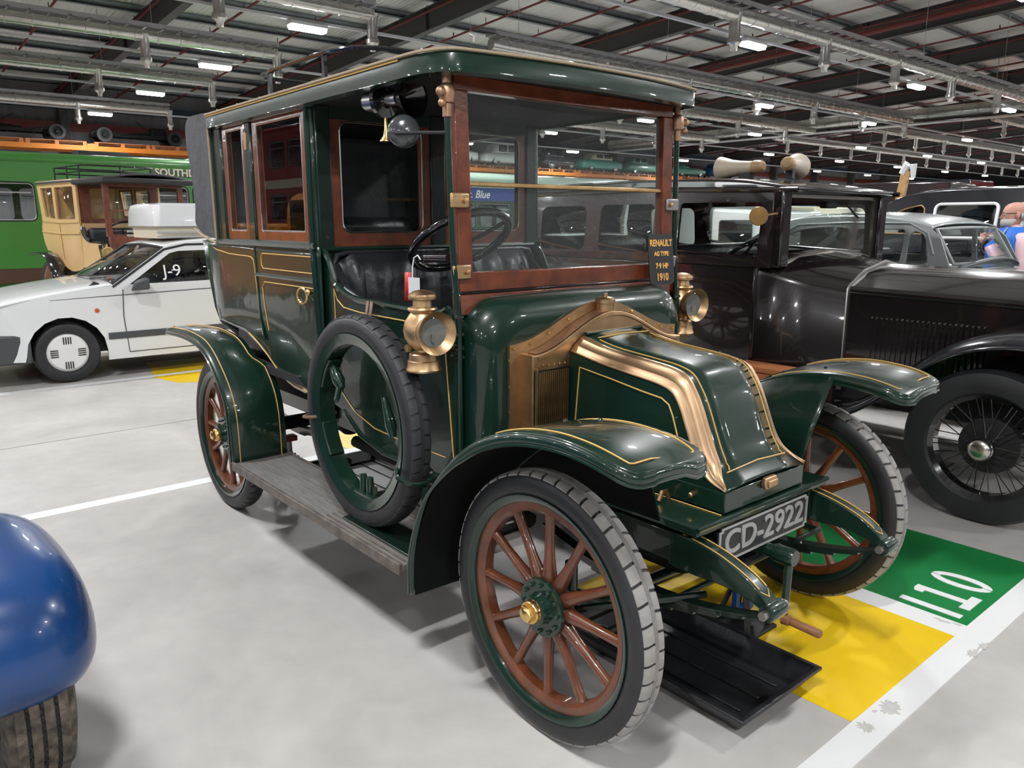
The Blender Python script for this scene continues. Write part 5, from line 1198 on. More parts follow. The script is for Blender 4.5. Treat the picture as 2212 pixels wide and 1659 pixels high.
# ------------------------------------------------------------------ white hatchback with roof box (faces left in the photo)
def white_hatchback():
    G = thing('hatchback_car', 'white hatchback car with a white roof box, parked behind the green car', 'car', (-7.62, -.66, 0), R(-90))
    ALLOY = [(0, -.50), (.35, -.52), (.88, -.50), (.95, -.44), (1.0, -.40), (1.02, .3), (0, .3)]
    for x in (0, -2.52):
        for s in (-1, 1):
            t = plain_wheel(G, (x, s*.715, .29), .29, .17, 'hb', ALLOY, 'fitting_white', s > 0)
            for q in range(4):
                for k in range(4):
                    a = PI/2*q; r0 = .118; off = -.030+.020*k
                    c = Vector((r0*math.cos(a)-off*math.sin(a), -.088, r0*math.sin(a)+off*math.cos(a)))
                    MB().obox(c, (.068, .006, .0095), Matrix.Rotation(-a, 3, 'Y')).build('trim_slot', 'black_matt', t)
    # lower body in (x, z) with wheel arches cut, one skin per side
    arch = lambda cx: [(cx+.345*math.cos(R(a)), .29+.345*math.sin(R(a))) for a in range(200, -21, -20)]
    side = [(-3.18, .22)]+[(-2.52-.345, .22)]+[(x, z) for x, z in arch(-2.52) if z > .22]+[(-2.52+.345, .19), (-.345, .19)]+[(x, z) for x, z in arch(0) if z > .20]+[(.36, .24), (.70, .26), (.74, .40), (.74, .60), (.70, .70), (.52, .765), (.1, .845), (-.35, .90), (-.60, .912), (-2.6, .94), (-3.2, .92), (-3.28, .60), (-3.22, .22)]
    prof = [(.745, .60), (.72, .70), (.54, .762), (.1, .842), (-.3, .897), (-.44, .912)]
    for s in (-1, 1):
        sd = panel(side, [], lambda x, z: (x, s*(.815+.012*math.sin(PI*min(1, max(0, (z-.2)/.75)))-.09*max(0, (x-.25)/.5)**2), z), 'body_side', 'car_white', G, .02)
        MB().tube([(-.54, s*.829, .25), (-.515, s*.831, .60), (-.53, s*.829, .87)], .004, 5).build('door_gap', 'black_matt', sd); MB().tube([(-.54, s*.829, .25), (-1.55, s*.829, .25)], .004, 5).build('door_gap', 'black_matt', sd)
        MB().tube([(.68, s*.775, .725), (.1, s*.829, .80), (-1.2, s*.831, .835), (-3.2, s*.829, .87)], .004, 5).build('waist_crease', 'trim_grey', sd)
        MB().box(-2.15, -.36, s*.826, s*.842, .39, .455).build('rub_strip', 'trim_grey', sd, .006)
        MB().lathe([(0, .0), (.022, .0), (.02, s*.012), (0, s*.014)], (-.28, s*.829, .68), 'y', 12).build('side_repeater', 'amber', sd)
        b = MB(); b.loft([[(.30, s*.815, .22), (.30, s*.83, .5), (.30, s*.7, .5), (.30, s*.7, .22)], [(.6, s*.79, .22), (.6, s*.81, .5), (.6, s*.6, .5), (.6, s*.6, .22)], [(.80, s*.68, .24), (.81, s*.69, .49), (.81, 0, .49), (.80, 0, .24)]]); b.build('bumper', 'trim_grey', sd, .02)
        mr = MB().loft([[(-.74, s*.86, .865), (-.74, s*1.0, .87), (-.74, s*1.01, .985), (-.74, s*.86, .985)], [(-.60, s*.84, .855), (-.57, s*.96, .862), (-.60, s*.965, .94), (-.66, s*.84, .955)]]).build('door_mirror', 'trim_grey', sd, .015)
    canopy(G, smooth(prof, 3), .822, 2, 0, 'car_white', 'bonnet', .045)
    canopy(G, [(.75, .25), (.77, .45), (.74, .60)], .72, 2, 0, 'trim_grey', 'front_panel', 0)
    canopy(G, [(-3.25, .25), (-3.32, .6), (-3.24, .93)], .76, 2, 0, 'car_white', 'tailgate_panel', 0)
    top = smooth([(-.98, 1.262), (-1.15, 1.305), (-1.6, 1.335), (-2.3, 1.33), (-2.75, 1.28)], 3)
    outer = [(-.42, .90), (-.98, 1.262)]+top[1:]+[(-3.15, .97), (-3.15, .93)]
    wins = [[(-.60, .915), (-1.03, 1.205), (-1.12, 1.225), (-1.72, 1.235), (-1.74, .925)], [(-1.82, .925), (-1.80, 1.235), (-2.25, 1.23), (-2.5, 1.18), (-2.6, .94)]]
    greenhouse(G, .815, .92, .34, outer, wins, 'car_white', glass='dark_glass')
    for s in (-1, 1): MB().tube([(x, s*(.815-.34*(z-.92)+.012), z) for x, z in [(-.44, .90), (-.98, 1.245), (-1.2, 1.29), (-2.2, 1.30)]], .012, 6).build('roof_gutter', 'black_matt', G)
    text('lettering', 'J-9', .17, 'white', G, (-1.02, .795, 1.03), (-1, 0, 0), (0, -.3, 1), .001)
    canopy(G, top, .815, .92, .34, 'car_white', 'roof', .03)
    q = [(-.44, -.78, .92), (-.36, -.4, .94), (-.33, 0, .945), (-.36, .4, .94), (-.44, .78, .92), (-.98, .69, 1.265), (-.96, 0, 1.29), (-.98, -.69, 1.265)]
    pane(q, 'windscreen', 'glass', G); MB().tube(q, .014, 6, True).build('windscreen_seal', 'black_matt', G)
    MB().loft([[(-.34, y, .93+.015*(1-(y/.8)**2)), (-.24, y, .905+.02*(1-(y/.8)**2))] for y in (-.76, -.4, 0, .4, .76)], False).build('scuttle_grille', 'black_matt', G, solid=.01)
    for y in (-.2, .3): MB().tube([(-.36, y, .96), (-.42, y+.38, .985)], .008, 5).build('wiper', 'black_matt', G)
    MB().obox((-1.0, 0, 1.19), (.03, .2, .06)).build('interior_mirror', 'black_matt', G, .01)
    MB().lathe([(0, 0), (.04, 0)], (-.46, .66, .975), (Vector((.5, 0, .8)).normalized(), Vector((0, 1, 0)), Vector((.8, 0, -.5))), 16, False).build('licence_disc', 'orange_red', G)
    for y in (-.36, .36):
        st = MB().loft([sell(-1.45, .24, .4, 1.02, 3, 16, y), sell(-1.35, .25, .4, 1.02, 3, 16, y)]).build('front_seat', 'grey_seat', G, .02); MB().loft([sell(-1.48, .12, 1.03, 1.2, 3, 12, y), sell(-1.42, .12, 1.03, 1.2, 3, 12, y)]).build('headrest', 'grey_seat', st)
    MB().box(-3.0, -.45, -.74, .74, .2, .28).build('cabin_floor', 'dark_interior', G); MB().box(-.85, -.5, -.72, .72, .66, .88).build('dashboard', 'trim_grey', G, .04); MB().box(-.5, .7, -.62, .62, .25, .55).build('engine_bay', 'dark_interior', G)
    # roof box with carrier
    B = thing('roof_box', 'white plastic roof box with a small sticker on top of the white hatchback', 'roof box', (-7.60, .93, 1.37), R(-90))
    def rb(x, g, z): return [(x*1.0+p[0], p[1], z) for p in rrect(-.55+g, .62-g, -.53+g, .53-g, .06, 4)]
    MB().loft([rb(0, .0, .105), rb(0, 0, .12), rb(0, .01, .26), rb(0, .03, .325), rb(0, .08, .345)]).build('lid', 'car_white', B, ang=50)
    MB().loft([rb(0, .04, -.02), rb(0, .03, .105)]).build('base', 'bus_cream', B, ang=50)
    for z in (.0, .045): MB().tube([(-.5, .56, z), (.62, .56, z)], .012, 6).build('carrier_bar', 'galv', B); MB().tube([(-.5, -.56, z), (.62, -.56, z)], .012, 6).build('carrier_bar', 'galv', B)
    st = MB().box(-.16, .16, .532, .535, .13, .22).build('sticker', 'paper', B); MB().box(-.15, .05, .535, .5365, .15, .185).build('sticker_print', 'bus_blue', st); MB().box(-.15, .02, .535, .5365, .195, .208).build('sticker_print', 'red', st)
    MB().tube([(-.10+.022*math.cos(2*PI*k/14)-.015, .537, .158+.022*math.sin(2*PI*k/14)) for k in range(14)], .003, 4, True).build('wheelchair_symbol', 'red', st); MB().tube([(-.108, .537, .205), (-.108, .537, .172), (-.13, .537, .170), (-.14, .537, .145)], .003, 4).build('wheelchair_symbol', 'red', st)
white_hatchback()

# ------------------------------------------------------------------ cream landaulet
def cream_car():
    G = thing('vintage_car', 'cream vintage landaulet car with black roof and brown wooden windscreen', 'car', (-11.44, 1.754, 0), R(10)); G.scale = (1.07, 1.07, 1.07)
    HUBW = [(0, -.9), (.12, -.85), (.15, -.5), (.3, -.3), (.95, -.3), (1.02, -.35), (1.02, .3), (0, .3)]
    for x in (0, -2.5):
        for s in (-1, 1): plain_wheel(G, (x, s*.72, .41), .41, .09, 'cc', HUBW, 'spoke_wood', s > 0, .33)
    rp = [(-3.0, .90), (-2.8, .93), (-2.5, .92), (-2.3, .82), (-2.18, .65), (-2.14, .4)]; fp = [(-.5, .32), (-.48, .5), (-.4, .68), (-.2, .86), (.05, .94), (.3, .93)]
    for s in (-1, 1):
        for p, nm in ((smooth(rp, 3), 'rear_mudguard'), (smooth(fp, 3), 'front_mudguard')): MB().loft([[(x, s*.56, z), (x, s*.86, z)] for x, z in p], False).build(nm, 'black_gloss', G, solid=.01)
        side = smooth([(-2.86, 1.46), (-2.93, 1.32), (-2.90, 1.12), (-2.80, .98), (-2.62, .94), (-2.40, .88), (-2.28, .76), (-2.0, .66), (-1.7, .68), (-1.5, .74)], 3)+[(-1.46, 1.40)]
        sd = panel(side, [], lambda x, z: (x, s*(.63-.25*max(0, 1.0-z)**2), z), 'body_side', 'cream', G, .02)
        for z, a, b in ((1.42, -2.84, -1.48), (1.25, -2.90, -1.48)): MB().tube([(a, s*.645, z+.02), ((a+b)/2, s*.645, z-.01), (b, s*.645, z)], .016, 6).build('moulding', 'cream', sd)
        MB().tube([(-2.2, s*.645, 1.4), (-2.17, s*.645, .85)], .006, 5).build('door_gap', 'old_brass', sd)
        outer = [(-2.86, 1.40), (-2.95, 2.02), (-1.46, 2.02), (-1.46, 1.40)]; wins = [[(-2.72, 1.50), (-2.82, 1.95), (-2.36, 1.95), (-2.34, 1.47)], rrect(-2.26, -1.58, 1.46, 1.95, .02)]
        pn = panel(outer, wins, lambda x, z: (x, s*.63, z), 'window_side', 'cream', G, .03)
        for w in wins:
            pane([(x, s*.625, z) for x, z in w], 'pane', 'glass', pn); cx = sum(p[0] for p in w)/len(w); cz = sum(p[1] for p in w)/len(w)
            MB().frame(w, [(cx+(x-cx)*.86, cz+(z-cz)*.9) for x, z in w], 'y', s*.618, s*.605).build('window_frame', 'mahogany', pn)
        cs = smooth([(-1.48, 1.36), (-1.42, 1.22), (-1.25, 1.13), (-1.0, 1.12), (-.66, 1.10)], 3)+[(-.62, .60), (-1.2, .60), (-1.5, .74)]
        cab = panel(cs, [], lambda x, z: (x, s*.612, z), 'cab_side', 'cream', G, .02); MB().tube([(x, s*.615, z) for x, z in cs[:13]], .018, 6).build('top_rail', 'black_gloss', cab)
        MB().box(-1.0, -.62, s*.58, s*.61, .6, .9).build('scuttle_side', 'cream', G)
        lm = MB().lathe([(0, -.07), (.05, -.065), (.075, -.02), (.08, .05), (.085, .07), (.07, .072), (0, .06)], (-.60, s*.66, .98), 'x', 20).build('side_lamp', 'bright_brass', G, ang=35); MB().lathe([(0, .074), (.07, .073)], (-.60, s*.66, .98), 'x', 16, False).build('lens', 'old_glass', lm)
        MB().tube([(-.62, s*.60, .95), (-.60, s*.66, .9)], .012, 6).build('lamp_bracket', 'old_brass', lm)
    MB().tube([(-.66+.02*math.cos(2*PI*k/20), -.645+.13*0, .96) for k in range(2)], .01, 5).build('lever_pivot', 'black_matt', G)
    MB().tube([(-.72, -.66, .72), (-.74, -.66, .9), (-.80, -.66, 1.08)], .018, 8).build('brake_lever', 'black_matt', G)
    MB().tube([(-.70+.13*math.cos(2*PI*k/24), -.655-.02*math.cos(2*PI*k/24), .93+.17*math.sin(2*PI*k/24)) for k in range(24)], .010, 6, True).build('hoop', 'black_matt', G)
    MB().box(-.68, -.62, -.58, .58, .62, 1.22).build('windscreen_panel', 'mahogany', G, .01)
    fr = MB().frame(rrect(-.60, .60, 1.2, 2.0, .02), rrect(-.52, .52, 1.24, 1.93, .02), 'x', -.67, -.63).build('windscreen', 'mahogany', G); pane([(-.65, -.53, 1.23), (-.65, .53, 1.23), (-.65, .53, 1.94), (-.65, -.53, 1.94)], 'pane', 'glass', fr); MB().box(-.66, -.64, -.52, .52, 1.58, 1.60).build('centre_bar', 'mahogany', fr)
    MB().box(-2.97, -1.42, -.66, .66, 2.0, 2.06).build('rear_roof', 'cream', G, .02); MB().loft([[(x, y, 2.02+.09*(1-(y/.70)**2)) for y in [-.68+1.36*k/8 for k in range(9)]] for x in (-2.95, -1.4, -.42)], False).build('roof', 'roof_felt', G, solid=.03); MB().box(-1.5, -.40, -.69, .69, 1.97, 2.05).build('canopy', 'black_matt', G, .02)
    rk = [(-2.5, -.52), (-1.45, -.55), (-1.35, -.4), (-1.35, .4), (-1.45, .55), (-2.5, .52)]
    for z in (2.17, 2.26): rr = MB().tube([(x, y, z) for x, y in rk], .012, 6, True).build('roof_rack', 'black_gloss', G)
    for x, y in ((-2.5, -.52), (-2.0, -.53), (-1.5, -.55), (-1.35, 0), (-2.5, .52), (-1.5, .55)): MB().tube([(x, y, 2.05), (x, y, 2.27)], .011, 6).build('rack_post', 'black_gloss', G)
    MB().box(-1.5, -1.42, -.60, .60, .7, 1.40).build('partition', 'cream', G); fr = MB().frame(rrect(-.60, .60, 1.38, 2.0, .02), rrect(-.46, .46, 1.47, 1.92, .04), 'x', -1.49, -1.43).build('partition_window', 'mahogany', G); pane([(-1.46, -.47, 1.46), (-1.46, .47, 1.46), (-1.46, .47, 1.93), (-1.46, -.47, 1.93)], 'pane', 'glass', fr)
    MB().box(-1.44, -1.3, -.56, .56, 1.0, 1.33).build('driver_seat', 'leather', G, .05, 3); MB().box(-1.44, -1.0, -.56, .56, .84, 1.0).build('seat_cushion', 'leather', G, .05, 3); MB().tube([(-1.40, -.62, 1.34), (-1.36, -.61, 1.2), (-1.2, -.61, 1.14)], .03, 8).build('seat_side', 'leather', G)
    n = Vector((-.5, 0, .86)).normalized(); c = Vector((-.95, -.24, 1.32)); a1 = Vector((0, 1, 0)); a2 = n.cross(a1)
    sw = MB().tube([c+.2*(a1*math.cos(2*PI*k/24)+a2*math.sin(2*PI*k/24)) for k in range(24)], .016, 6, True).build('steering_wheel', 'black_gloss', G); MB().tube([c, c-n*.6], .02, 6).build('steering_column', 'black_gloss', sw)
    MB().loft([[(-.62, -.4, .6), (-.62, -.4, 1.0), (-.62, .4, 1.0), (-.62, .4, .6)], [(.1, -.25, .6), (.1, -.24, .95), (.1, .24, .95), (.1, .25, .6)], [(.3, -.22, .6), (.3, -.2, .7), (.3, .2, .7), (.3, .22, .6)]]).build('bonnet', 'cream', G, .02)
    MB().box(-2.9, .4, -.36, .36, .5, .6).build('chassis', 'black_matt', G); MB().box(-2.95, -2.88, -.6, .6, .95, 2.0).build('rear_panel', 'cream', G, .02)
cream_car()

# ------------------------------------------------------------------ single deck buses
def bus(name, label, loc, L, W, H, zc, m_body, m_roof, m_band, wins, m_skirt, rz=R(90), seatn=8):
    """bus along local x; side seen is local -y (towards the camera once turned)"""
    G = thing(name, label, 'bus', loc, rz)
    hw = W/2
    for s in (-1, 1):
        sd = panel([(0, .62), (L, .62), (L, zc), (0, zc)], [rrect(a, b, z0, z1, .10, 4) for a, b, z0, z1 in wins], lambda x, z: (x, s*hw, z), 'body_side', m_body, G, .03)
        for a, b, z0, z1 in wins:
            w = rrect(a, b, z0, z1, .10, 4); pane([(x, s*(hw-.005), z) for x, z in w], 'window', 'glass', sd)
            MB().tube([(x, s*(hw+.012), z) for x, z in w], .018, 5, True).build('window_rubber', 'black_matt', sd)
            MB().tube([(a+.06, s*(hw+.0), z0+(z1-z0)*.74), (b-.06, s*(hw+.0), z0+(z1-z0)*.74)], .014, 5).build('glazing_bar', 'galv', sd); MB().tube([(p[0]*.985+.0075*(a+b), s*(hw+.004), (p[1]-(z0+z1)/2)*.95+(z0+z1)/2) for p in w], .012, 5, True).build('window_frame', 'galv', sd)
        MB().box(0, L, s*(hw-.02), s*(hw+.004), .34, .62).build('skirt', m_skirt, sd)
        MB().tube([(0, s*(hw+.004), 1.1), (L, s*(hw+.004), 1.1)], .012, 5).build('body_seam', m_body, sd)
        if m_band: MB().box(0, L, s*hw, s*(hw+.02), zc-.36, zc-.02).build('band', m_band, sd)
    rg = []
    for k in range(15):
        t = -1+2*k/14; y = hw*math.copysign(abs(math.sin(PI/2*t))**.8, t); z = zc+(H-zc)*math.cos(PI/2*t)**.45 if abs(t) < 1 else zc
        rg.append([(0-.0, y, z), (.1, y, z), (L-.1, y, z), (L, y, z)])
    MB().loft(rg, False).build('roof', m_roof, G, solid=.04, ang=50)
    for x in (0, L): MB().box(x-.04, x+.04, -hw, hw, .5, zc).build('end_panel', m_body, G, .02)
    MB().box(.1, L-.1, -hw+.06, hw-.06, .55, .62).build('deck', 'dark_interior', G)
    for k in range(seatn):
        x = .8+(L-1.6)*k/(seatn-1)
        for s in (-1, 1): MB().box(x, x+.14, s*.25, s*(hw-.1), .62, 1.42).build('seat', 'bus_skirt' if k % 2 else 'leather', G, .04)
    for x in (L*.18, L*.8):
        for s in (-1, 1): plain_wheel(G, (x, s*(hw-.16), .46), .46, .25, 'bus', HUBCAP, m_body, s > 0)
    return G
# local -y -> world +x when rz = 90 deg: side plane x = loc.x + W/2
wn = [(a, a+1.36, 1.54, 2.27) for a in [.62+1.47*k for k in range(8)]]
# first bus: windows broken at world y .83 / .93
B1 = bus('green_bus', 'bright green single deck bus standing behind the cream car', (-17.75, -1.11, 0), 7.05, 2.5, 2.88, 2.66, 'bus_green', 'bus_green', None, [(a, a+1.37, 1.54, 2.27) for a in [.57+1.47*k for k in range(4)]], 'bus_skirt')
text('lettering', 'SOUTHDOWN', .21, 'bus_cream', B1, (4.92, -1.275, 2.555), (1, 0, 0), (0, 0, 1), .004, 1.0, .004)
MB().box(4.1, 5.8, -1.272, -1.255, 2.465, 2.615).build('name_board', 'bus_green_dark', B1)
b = MB(); b.loft([sell(3.0, .3, 2.82, 3.02, 3, 16), sell(4.0, .3, 2.82, 3.02, 3, 16)]); b.build('roof_vent', 'black_matt', B1)
MB().box(5.2, 6.1, -.6, -.2, 2.85, 2.93).build('roof_hatch', 'white', B1, .02)
B2 = bus('green_bus', 'green bus with pale roof and blue name band seen through the windscreen', (-17.75, 6.2, 0), 12.5, 2.5, 2.93, 2.47, 'bus_green_dark', 'bus_pale', 'bus_blue', [(a, a+1.15, 1.38, 2.05) for a in [.4+1.32*k for k in range(9)]], 'bus_skirt')
text('lettering', 'c. Blue', .30, 'white', B2, (5.62, -1.285, 2.28), (1, 0, 0), (0, 0, 1), .004, 1.0, .003, .3)

# ------------------------------------------------------------------ pallet racking along the back wall
def racking():
    ys = [.85+3.92*k for k in range(-1, 12)]
    G = thing('pallet_rack', 'long orange and blue pallet rack carrying chassis and cars along the back wall', 'rack', (-29.6, 0, 0))
    up = None
    for y in ys:
        for x in (-.55, .55):
            if up is None: up = MB().box(-.05, .05, -.05, .05, 0, 4.07).build('upright', 'rack_blue', G, loc=(x, y, 0))
            else: inst(up, 'upright', G, (x, y, 0))
        MB().bar((-.55, y, .3), (.55, y, 1.3), .03, .03).build('brace', 'rack_blue', G); MB().bar((.55, y, 1.3), (-.55, y, 2.3), .03, .03).build('brace', 'rack_blue', G)
        MB().bar((-.55, y, 2.3), (.55, y, 3.3), .03, .03).build('brace', 'rack_blue', G)
        MB().box(.60, .62, y-.12, y+.12, 3.86, 4.14).build('beam_plate', 'rack_orange', G)
    bm_ = None
    for a, c in zip(ys, ys[1:]):
        for x in (-.55, .58):
            if bm_ is None: bm_ = MB().box(-.03, .03, .05, c-a-.05, 3.91, 4.07).build('beam', 'rack_orange', G, .008, loc=(x, a, 0))
            else: inst(bm_, 'beam', G, (x, a, 0))
    # pallets
    pm = None
    for i, (a, c) in enumerate(zip(ys, ys[1:])):
        for k in range(2):
            L0 = (c-a-.3)/2; y = a+.12+k*(L0+.06)
            if pm is None:
                r = thing('pallet', '', 'pallet', (-29.6, y, 4.072))
                for xx in (-.5, -.3, -.1, .1, .3, .5): MB().box(xx-.07, xx+.07, 0, L0, .12, .14).build('deck_board', 'pallet', r)
                for yy in (.06, L0/2, L0-.06):
                    for xx in (-.52, 0, .52): MB().box(xx-.06, xx+.06, yy-.06, yy+.06, .0, .12).build('block', 'pallet', r)
                pm = r
            else: r = copy_tree(pm); r.location = (-29.6, y, 4.072)
            r['group'] = 'wooden pallets on the back wall rack'; what = ('the left end of the rack', 'the bare chassis with wheels', 'the bare chassis with curved springs', 'nothing beside the leather hood', 'nothing behind the green car', 'the rack left of the white cars', 'the first off white car', 'the second off white car', 'the dark pickup', 'the turquoise car', 'the plain green car', 'the bright green car', 'the blue tractor')[i]
            r['label'] = '%s wooden pallet on the rack under %s' % (('left', 'right')[k], what)
    # bare chassis
    def chassis(y0, L, lab, flip=False):
        r = thing('vehicle_chassis', lab, 'chassis', (-29.6, y0, 4.212), R(90))
        f = (lambda x: L-x) if flip else (lambda x: x)
        for s in (-1, 1): MB().box(0.05, L-.05, s*.3-.03, s*.3+.03, .24, .34).build('side_rail', 'chassis_black', r)
        for x in (.3, L*.45, L*.7): MB().box(x, x+.08, -.3, .3, .24, .32).build('cross_member', 'chassis_black', r)
        for x in (f(.30), f(L-.35)):
            MB().tube([(x, -.5, .26), (x, .5, .26)], .04, 8).build('axle', 'chassis_black', r)
            for s in (-1, 1):
                MB().ring([(.16, -.06), (.25, -.06), (.27, 0), (.25, .06), (.16, .06)], (x, s*.52, .27), 'y', 24).build('tyre', 'black_matt', r); MB().lathe([(0, -.05), (.06, -.05), (.08, .0), (.17, 0), (.17, .04), (0, .04)], (x, s*.52, .27), 'y', 16).build('wheel_disc', 'chassis_black', r)
        MB().obox((f(L*.74), 0, .46), (.55, .4, .34)).build('engine', 'chassis_black', r, .06); MB().tube([(f(L*.7), 0, .45), (f(L*.4), 0, .36)], .06, 8).build('gearbox', 'chassis_black', r)
        MB().tube([(f(L*.62), -.25, .5), (f(L*.48), -.28, .78)], .015, 6).build('steering_column', 'chassis_black', r)
        for k in range(5): MB().tube([(f(L*.2+.1*k), -.33, .32), (f(L*.2+.1*k+.1), -.35, .42-.02*k), (f(L*.2+.1*k+.2), -.33, .3)], .02, 6).build('spring_leaf', 'chassis_black', r)
    chassis(1.0, 3.1, 'black bare vehicle chassis with wheels on the rack above the green bus', True); chassis(4.95, 3.0, 'black bare vehicle chassis with curved springs on the rack beside the leather hood')
    # cars stored on the rack
    def rack_car(nm, lab, cat, y0, L, h, mb, mt, cab, wheel=.22, hood=.42, W=1.1):
        r = thing(nm, lab, cat, (-29.5, y0, 4.212), R(90)); hw = W/2
        for x in (L*.2, L*.8):
            for s in (-1, 1): plain_wheel(r, (x, s*(hw-.1), wheel), wheel, .13, 'rk', HUBCAP, 'nickel', s > 0)
        z = h*hood/.42*.55
        superloft([(0, hw*.6, wheel*.9, z*.8), (L*.04, hw*.9, wheel*.7, z), (L*.3, hw, wheel*.6, z*1.05), (L*.7, hw, wheel*.6, z*1.05), (L*.96, hw*.9, wheel*.7, z*.95), (L, hw*.6, wheel*.9, z*.75)], 'body', mb, r)
        a, b2 = cab
        superloft([(L*a, hw*.6, z*.8, z*1.08), (L*(a+.07), hw*.8, z*.8, h*.93), (L*(a+.14), hw*.84, z*.8, h, 3), (L*(b2-.14), hw*.84, z*.8, h, 3), (L*(b2-.05), hw*.8, z*.8, h*.86), (L*b2, hw*.6, z*.8, z*1.08)], 'cabin', mt, r, e=3)
        for s in (-1, 1):
            w0, w1, wm = L*(a+.11), L*(b2-.1), L*(a+b2)/2
            for q0, q1 in ((w0, wm-.04), (wm+.04, w1)): MB().prism(rrect(q0, q1, z*1.12, h*.9, .05, 3), 'y', s*hw*.83, s*hw*.845).build('window', 'dark_glass', r)
            MB().sph((L*.98, s*hw*.6, z*.75), .07, 10).build('headlamp', 'nickel', r)
        return r
    rack_car('saloon_car', 'off white saloon car on the rack at the left edge of the windscreen', 'car', 18.2, 3.5, 1.15, 'car_white', 'car_white', (.2, .78)); rack_car('saloon_car', 'off white saloon car on the rack nearest the dark pickup', 'car', 22.0, 3.4, 1.1, 'car_white', 'car_white', (.15, .7))
    rack_car('pickup_truck', 'dark blue tall vintage pickup on the rack between white and turquoise cars', 'truck', 25.9, 2.4, 1.15, 'navy_black', 'navy_black', (.05, .62), .24, .4)
    rack_car('bubble_car', 'turquoise rounded car with cream top on the rack', 'car', 28.7, 3.2, 1.0, 'teal', 'bus_cream', (.22, .78), .2, .48); rack_car('saloon_car', 'plain green car on the rack right of the turquoise one', 'car', 32.3, 3.1, .95, 'old_green', 'old_green', (.1, .6), .2, .45)
    rack_car('saloon_car', 'bright green car on the rack beyond the windscreen post', 'car', 36.6, 3.0, .8, 'old_green', 'old_green', (.2, .5), .2, .5); rack_car('tractor', 'blue tractor cab on the rack at the far right end', 'tractor', 40.4, 2.5, 1.0, 'tractor_blue', 'tractor_blue', (.1, .7), .3, .5)
racking()
# ------------------------------------------------------------------ vehicles further off and those behind the photographer's side
def far_things():
    def lorry(nm, lab, loc, L, W, H, m, rz, m2='navy_black'):
        G = thing(nm, lab, 'lorry', loc, rz)
        MB().box(-L/2, L*.22, -W/2, W/2, .75, H).build('box_body', m, G, .05); MB().loft([[(L*.24, -W*.45, .6), (L*.24, -W*.45, H*.86), (L*.24, W*.45, H*.86), (L*.24, W*.45, .6)], [(L*.42, -W*.44, .6), (L*.40, -W*.42, H*.84), (L*.40, W*.42, H*.84), (L*.42, W*.44, .6)], [(L*.5, -W*.42, .6), (L*.48, -W*.42, H*.5), (L*.48, W*.42, H*.5), (L*.5, W*.42, .6)]]).build('cab', m2, G, .04)
        for s in (-1, 1):
            MB().prism(rrect(L*.27, L*.38, H*.52, H*.78, .04, 3), 'y', s*W*.448, s*W*.455).build('cab_window', 'dark_glass', G)
            for x in (-L*.3, L*.36): plain_wheel(G, (x, s*(W/2-.14), .42), .42, .22, 'lo', HUBCAP, m2, s > 0)
        MB().box(-L/2, L*.45, -W*.3, W*.3, .45, .75).build('chassis', 'black_matt', G)
        return G
    lorry('box_lorry', 'red box lorry standing far away at the right', (-6.9, 32, 0), 5.0, 2.0, 3.3, 'bus_red', R(-60))
    lorry('box_lorry', 'dark maroon lorry far away behind the black saloon', (-8.4, 21, 0), 6.0, 2.2, 2.55, 'maroon', R(5))
    lorry('box_lorry', 'pale grey van seen through the side window of the maroon limousine', (-6.0, 7.6, 0), 4.6, 1.8, 1.98, 'car_grey', R(0), 'car_white')
    lorry('box_lorry', 'blue lorry standing behind the pale grey van', (-7.6, 11.2, 0), 5.5, 2.1, 2.1, 'tractor_blue', R(0), 'bus_cream')
    lorry('box_lorry', 'dark green lorry far beyond the loudspeakers', (-13.5, 24.5, 0), 6.0, 2.2, 2.7, 'old_green', R(8))
    lorry('box_lorry', 'black lorry in the distance right of the loudspeakers', (-10.0, 27.5, 0), 5.0, 2.1, 2.9, 'navy_black', R(0))
    lorry('box_lorry', 'dark lorry at the far right end of the hall', (-3.0, 44, 0), 6.0, 2.2, 3.0, 'navy_black', R(0)); lorry('box_lorry', 'cream van at the far right end of the hall', (-9.0, 47, 0), 5.0, 2.2, 2.8, 'bus_cream', R(20))
    lorry('box_lorry', 'green lorry in the farthest row at the right', (-12.0, 39, 0), 6.0, 2.3, 3.1, 'bus_green_dark', R(0)); lorry('box_lorry', 'orange lorry far away right of the leaning pole', (-9.5, 36, 0), 5.0, 2.1, 2.9, 'vehicle_orange', R(0))
    p = thing('wooden_pole', 'leaning tan wooden pole with a white cap behind the maroon limousine', 'pole', (-3.62, 9.0, 0))
    MB().bar((0, 0, 0), (.27, 0, 2.2), .11, .05, (0, 1, 0)).build('shaft', 'old_brass', p); MB().tube([(.22, 0, 2.16), (.28, 0, 2.29), (.36, 0, 2.27), (.37, 0, 2.1)], [.05, .06, .05, .03], 8).build('cap', 'white', p)
far_things()

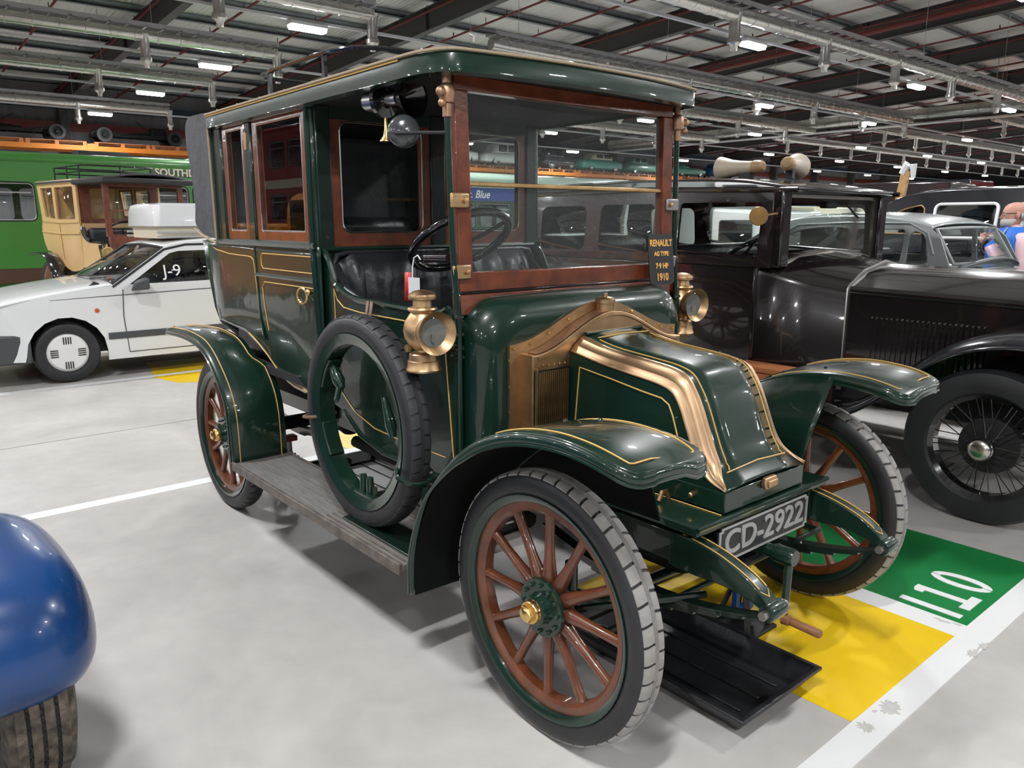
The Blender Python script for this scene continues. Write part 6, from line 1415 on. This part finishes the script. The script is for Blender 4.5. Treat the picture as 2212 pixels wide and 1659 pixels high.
def blue_car():
    G = thing('vintage_car', 'blue car whose rounded front mudguard and worn tyre fill the lower left corner', 'car', (-.87, -2.035, 0))
    rg = []
    for z, q in ((.352, .90), (.385, .965), (.43, 1.0), (.50, 1.0), (.57, .975), (.64, .92), (.70, .83), (.75, .69), (.785, .47), (.798, .22), (.80, .02)):
        rg.append([(.03+(.36 if math.cos(t) > 0 else .55)*q*math.copysign(abs(math.cos(t))**.72, math.cos(t)), .02+.24*q*math.copysign(abs(math.sin(t))**.68, math.sin(t)), .352+(z-.352)*.745) for t in [2*PI*k/44 for k in range(44)]])
    MB().loft(rg, True, False).build('mudguard', 'fender_blue', G, solid=.006, ang=70, sub=1)
    ty = .085; tx = .02; w = .078
    t = MB().ring([(.20, -w), (.27, -w*1.1), (.315, -w*.95), (.325, -w*.7), (.328, 0), (.325, w*.7), (.315, w*.95), (.27, w*1.1), (.20, w)], (tx, ty, .328), 'y', 56).build('tyre', 'old_tread', G)
    for y in (-.048, -.016, .016, .048): MB().ring([(.322, y-.012), (.333, y-.011), (.333, y+.011), (.322, y+.012)], (tx, ty, .328), 'y', 56).build('tread_rib', 'old_tread', t)
    for y in (-.032, 0, .032): MB().tube([(tx+.331*math.cos(2*PI*k/120), ty+y+.004*(-1)**k, .328+.331*math.sin(2*PI*k/120)) for k in range(120)], .003, 4, True).build('tread_groove', 'black_matt', t)
    MB().lathe([(0, -.05), (.1, -.06), (.2, -.03), (.2, .03), (0, .04)], (tx, ty, .328), 'y', 28).build('wheel_disc', 'fender_blue', t)
    superloft([(.75, .22, .45, .8), (.6, .3, .4, .92, 3), (-.4, .42, .38, .98, 3.4), (-1.0, .66, .22, 1.10, 5), (-1.5, .70, .2, 1.5, 5), (-2.9, .70, .2, 1.5, 5), (-3.6, .66, .22, 1.2, 4), (-3.9, .4, .42, .9, 3)], 'body', 'fender_blue', G).location = (-.05, -.95, 0)
    for x, y in ((0, -1.75), (-2.3, -.12), (-2.3, -1.75)): plain_wheel(G, (x, y, .328), .328, .15, 'bl', HUBCAP, 'fender_blue', y > -.5)
blue_car()

def behind_camera():
    # vehicles of the neighbouring row, mirrored in the green paint and the windows
    G = thing('lorry', 'orange vintage lorry with red mudguards, outside the left of the frame', 'lorry', (-8.3, -4.0, 0))
    MB().box(-2.4, .5, -.85, .85, .62, 1.5).build('load_body', 'vehicle_orange', G, .04); superloft([(.5, .7, .7, 1.9, 5), (1.3, .7, .7, 1.9, 5), (1.45, .66, .7, 1.3, 5), (2.3, .5, .7, 1.25, 4), (2.45, .4, .75, 1.1, 4)], 'cab', 'vehicle_orange', G)
    for s in (-1, 1):
        MB().prism(rrect(.62, 1.22, 1.35, 1.78, .05, 3), 'y', s*.69, s*.71).build('cab_window', 'dark_glass', G)
        for x in (-1.6, 1.9):
            plain_wheel(G, (x, s*.72, .42), .42, .2, 'ol', HUBCAP, 'bus_red', s > 0); wing(G, smooth([(x-.58, .5), (x-.42, .8), (x, .95), (x+.42, .8), (x+.56, .5)], 3), s*.6, s*.95, 'bus_red', 'mudguard')
    MB().box(-2.3, 2.2, -.4, .4, .5, .75).build('chassis', 'black_matt', G)
    D = bus('double_deck_bus', 'red double deck bus in the neighbouring row, outside the left of the frame', (-22.5, -10.5, 0), 9.0, 2.4, 4.35, 4.05, 'bus_red', 'bus_red', None, [(a, a+1.1, z0, z0+.75) for a in [.5+1.35*k for k in range(6)] for z0 in (1.55, 3.1)], 'bus_skirt', 0)
    MB().box(0, 9, 1.2, 1.23, 2.5, 2.75).build('cream_band', 'bus_cream', D)
behind_camera()
